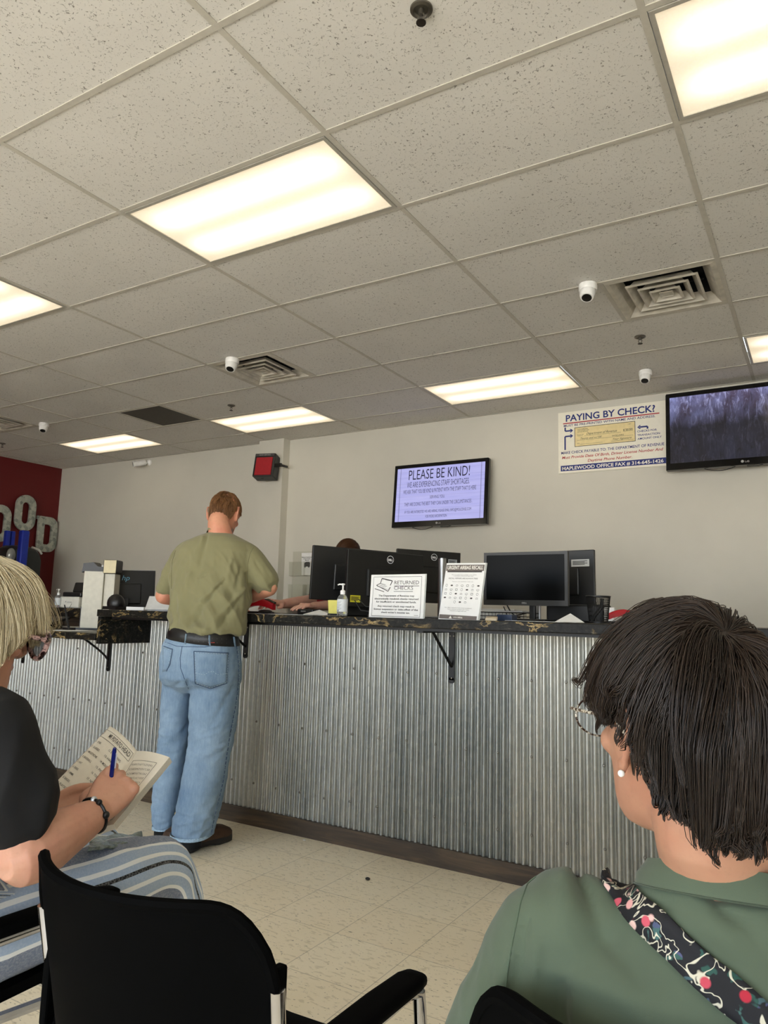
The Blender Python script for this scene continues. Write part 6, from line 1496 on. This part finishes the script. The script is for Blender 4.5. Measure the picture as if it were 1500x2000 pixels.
nr = (RT-SP0).cross(SP1-SP0).normalized(); nr = nr if nr.dot(Vector(CAM)-SP0) > 0 else -nr
M_pg = mat('newsprint page', (232, 226, 212), .8, var=.03)
def P_l(u, v, e=.0008): return SP0.lerp(SP1, v).lerp(LT.lerp(LB_, v), u)+nl*(.016*math.sin(PI*u)**.8+e)
def P_r(u, v, e=.0008): return SP0.lerp(SP1, v).lerp(RT.lerp(RB, v), u)+nr*(.006*math.sin(PI*u)**.8+e)
m = MB(); v_, f_ = page(SP0, SP1, LT, LB_, .016, nl); m.add(v_, f_); o = m.build('left_page', M_pg, bk, True); md = o.modifiers.new('t', 'SOLIDIFY'); md.thickness = .0012; md.offset = -1
m = MB(); v_, f_ = page(SP0, SP1, RT, RB, .006, nr); N0 = len(v_); m.add(v_+[p-nr*.014 for p in v_], f_+[tuple(x+N0 for x in f[::-1]) for f in f_])
G_ = 14; bd = [i*(G_+1) for i in range(G_+1)]+[G_*(G_+1)+j for j in range(1, G_+1)]+[i*(G_+1)+G_ for i in range(G_-1, -1, -1)]+[j for j in range(G_-1, 0, -1)]
m.add([], []); m.f += [(bd[k], bd[(k+1) % len(bd)], bd[(k+1) % len(bd)]+N0, bd[k]+N0) for k in range(len(bd))]; m.build('page_block', M_pg, bk, 40)
m = MB()
for k in range(5):
    e_ = -.002-.0025*k; m.tube([RT+nr*e_+(RT-SP0).normalized()*.0006, RB+nr*e_+(RB-SP1).normalized()*.0006], .0003, 4)
m.build('page_edges', mat('grey page edge', (150, 146, 138), .9), bk)
m = MB()
def btext(body, fn, u0, u1, v0, h, right_to_left, bold=.004, shear=0):
    """text on a page; u across from the spine, v down"""
    V_, F_ = text_tris(body, bold, shear); x0 = min(v[0] for v in V_); x1 = max(v[0] for v in V_)
    m.add([fn(u0+(x-x0)/(x1-x0)*(u1-u0), v0-y/.7*h, .0012) for x, y in V_], F_)
def bline(fn, pts, wd):
    for (a, b), (c, d) in zip(pts[:-1], pts[1:]):
        K2 = 8
        for i in range(K2):
            A_, B__ = fn(a+(c-a)*i/K2, b+(d-b)*i/K2, .0013), fn(a+(c-a)*(i+1)/K2, b+(d-b)*(i+1)/K2, .0013); t = (B__-A_).normalized(); q = t.cross(nl)*wd; m.quad(A_-q, A_+q, B__+q, B__-q)
# left page reads from its outer edge (u=1) to the spine (u=0)
btext('MR POTATO HEAD', P_l, .70, .06, .125, .052, True, .004); btext('2', P_l, .95, .91, .115, .04, True)
bline(P_l, [(.97, .055), (.03, .055), (.03, .155), (.97, .155), (.97, .055)], .0004)
wl_ = ['EYES', 'GLASSES', 'MOUSTACHE', 'BASEBALL', 'HAT', 'EARS', 'ARMS', 'SHOES', 'PLAYSET', 'CLASSIC', 'TEETH']; wr2 = ['EYEBROWS', 'HAIR PIECE', 'MOUTH', 'PICTURE', 'TONGUE', 'NOSE', 'SMILE', 'STICKER', 'BUCKET', 'FAMILY', 'TOY']
for i in range(11):
    v = .235+i*.072; btext('%d. %s' % (i+1, wl_[i]), P_l, .93, .93-.055*len(wl_[i])*.62-.05, v, .024, True, .002); btext('%d. %s' % (i+12, wr2[i]), P_l, .46, .46-.055*len(wr2[i])*.62-.05, v, .024, True, .002)
bline(P_r, [(.10, .13), (.84, .13), (.84, .93), (.10, .93), (.10, .13)], .0004)
random.seed(11)
for i in range(12):
    btext(' '.join(random.choice('ABCDEFGHILMNOPRSTUVZ') for _ in range(15)), P_r, .14, .80, .195+i*.061, .026, False, .003)
m.build('print', M_ink, bk)
# plastic pouch with papers on her lap
s = NT('crinkled clear pouch'); s.color(s.ramp(s.noise(30, 4, .6), [(.35, L(84, 96, 80)), (.55, L(136, 146, 146)), (.75, L(190, 196, 202))])); s.set(Roughness=.25); s.bump(s.noise(40, 4, .7), .6, .004); M_pouch = s.m
pa, pb_, pc, pd = at(172, 1668, 1.46), at(283, 1652, 1.70), at(276, 1632, 1.80), at(178, 1640, 1.62)
m = MB(); G2 = 14; vs = []
for i in range(G2+1):
    for j in range(G2+1):
        u, v = i/G2, j/G2; q = pa.lerp(pb_, u).lerp(pd.lerp(pc, u), v); vs.append(q+V3(0, 0, .008+.010*noise.noise(q*25)))
m.add(vs, [(i*(G2+1)+j, (i+1)*(G2+1)+j, (i+1)*(G2+1)+j+1, i*(G2+1)+j+1) for i in range(G2) for j in range(G2)])
po = m.build('plastic_pouch', M_pouch, None, True); md = po.modifiers.new('t', 'SOLIDIFY'); md.thickness = .006; tag(po, 'crinkled greenish plastic pouch lying on the blonde woman\'s lap', 'pouch')
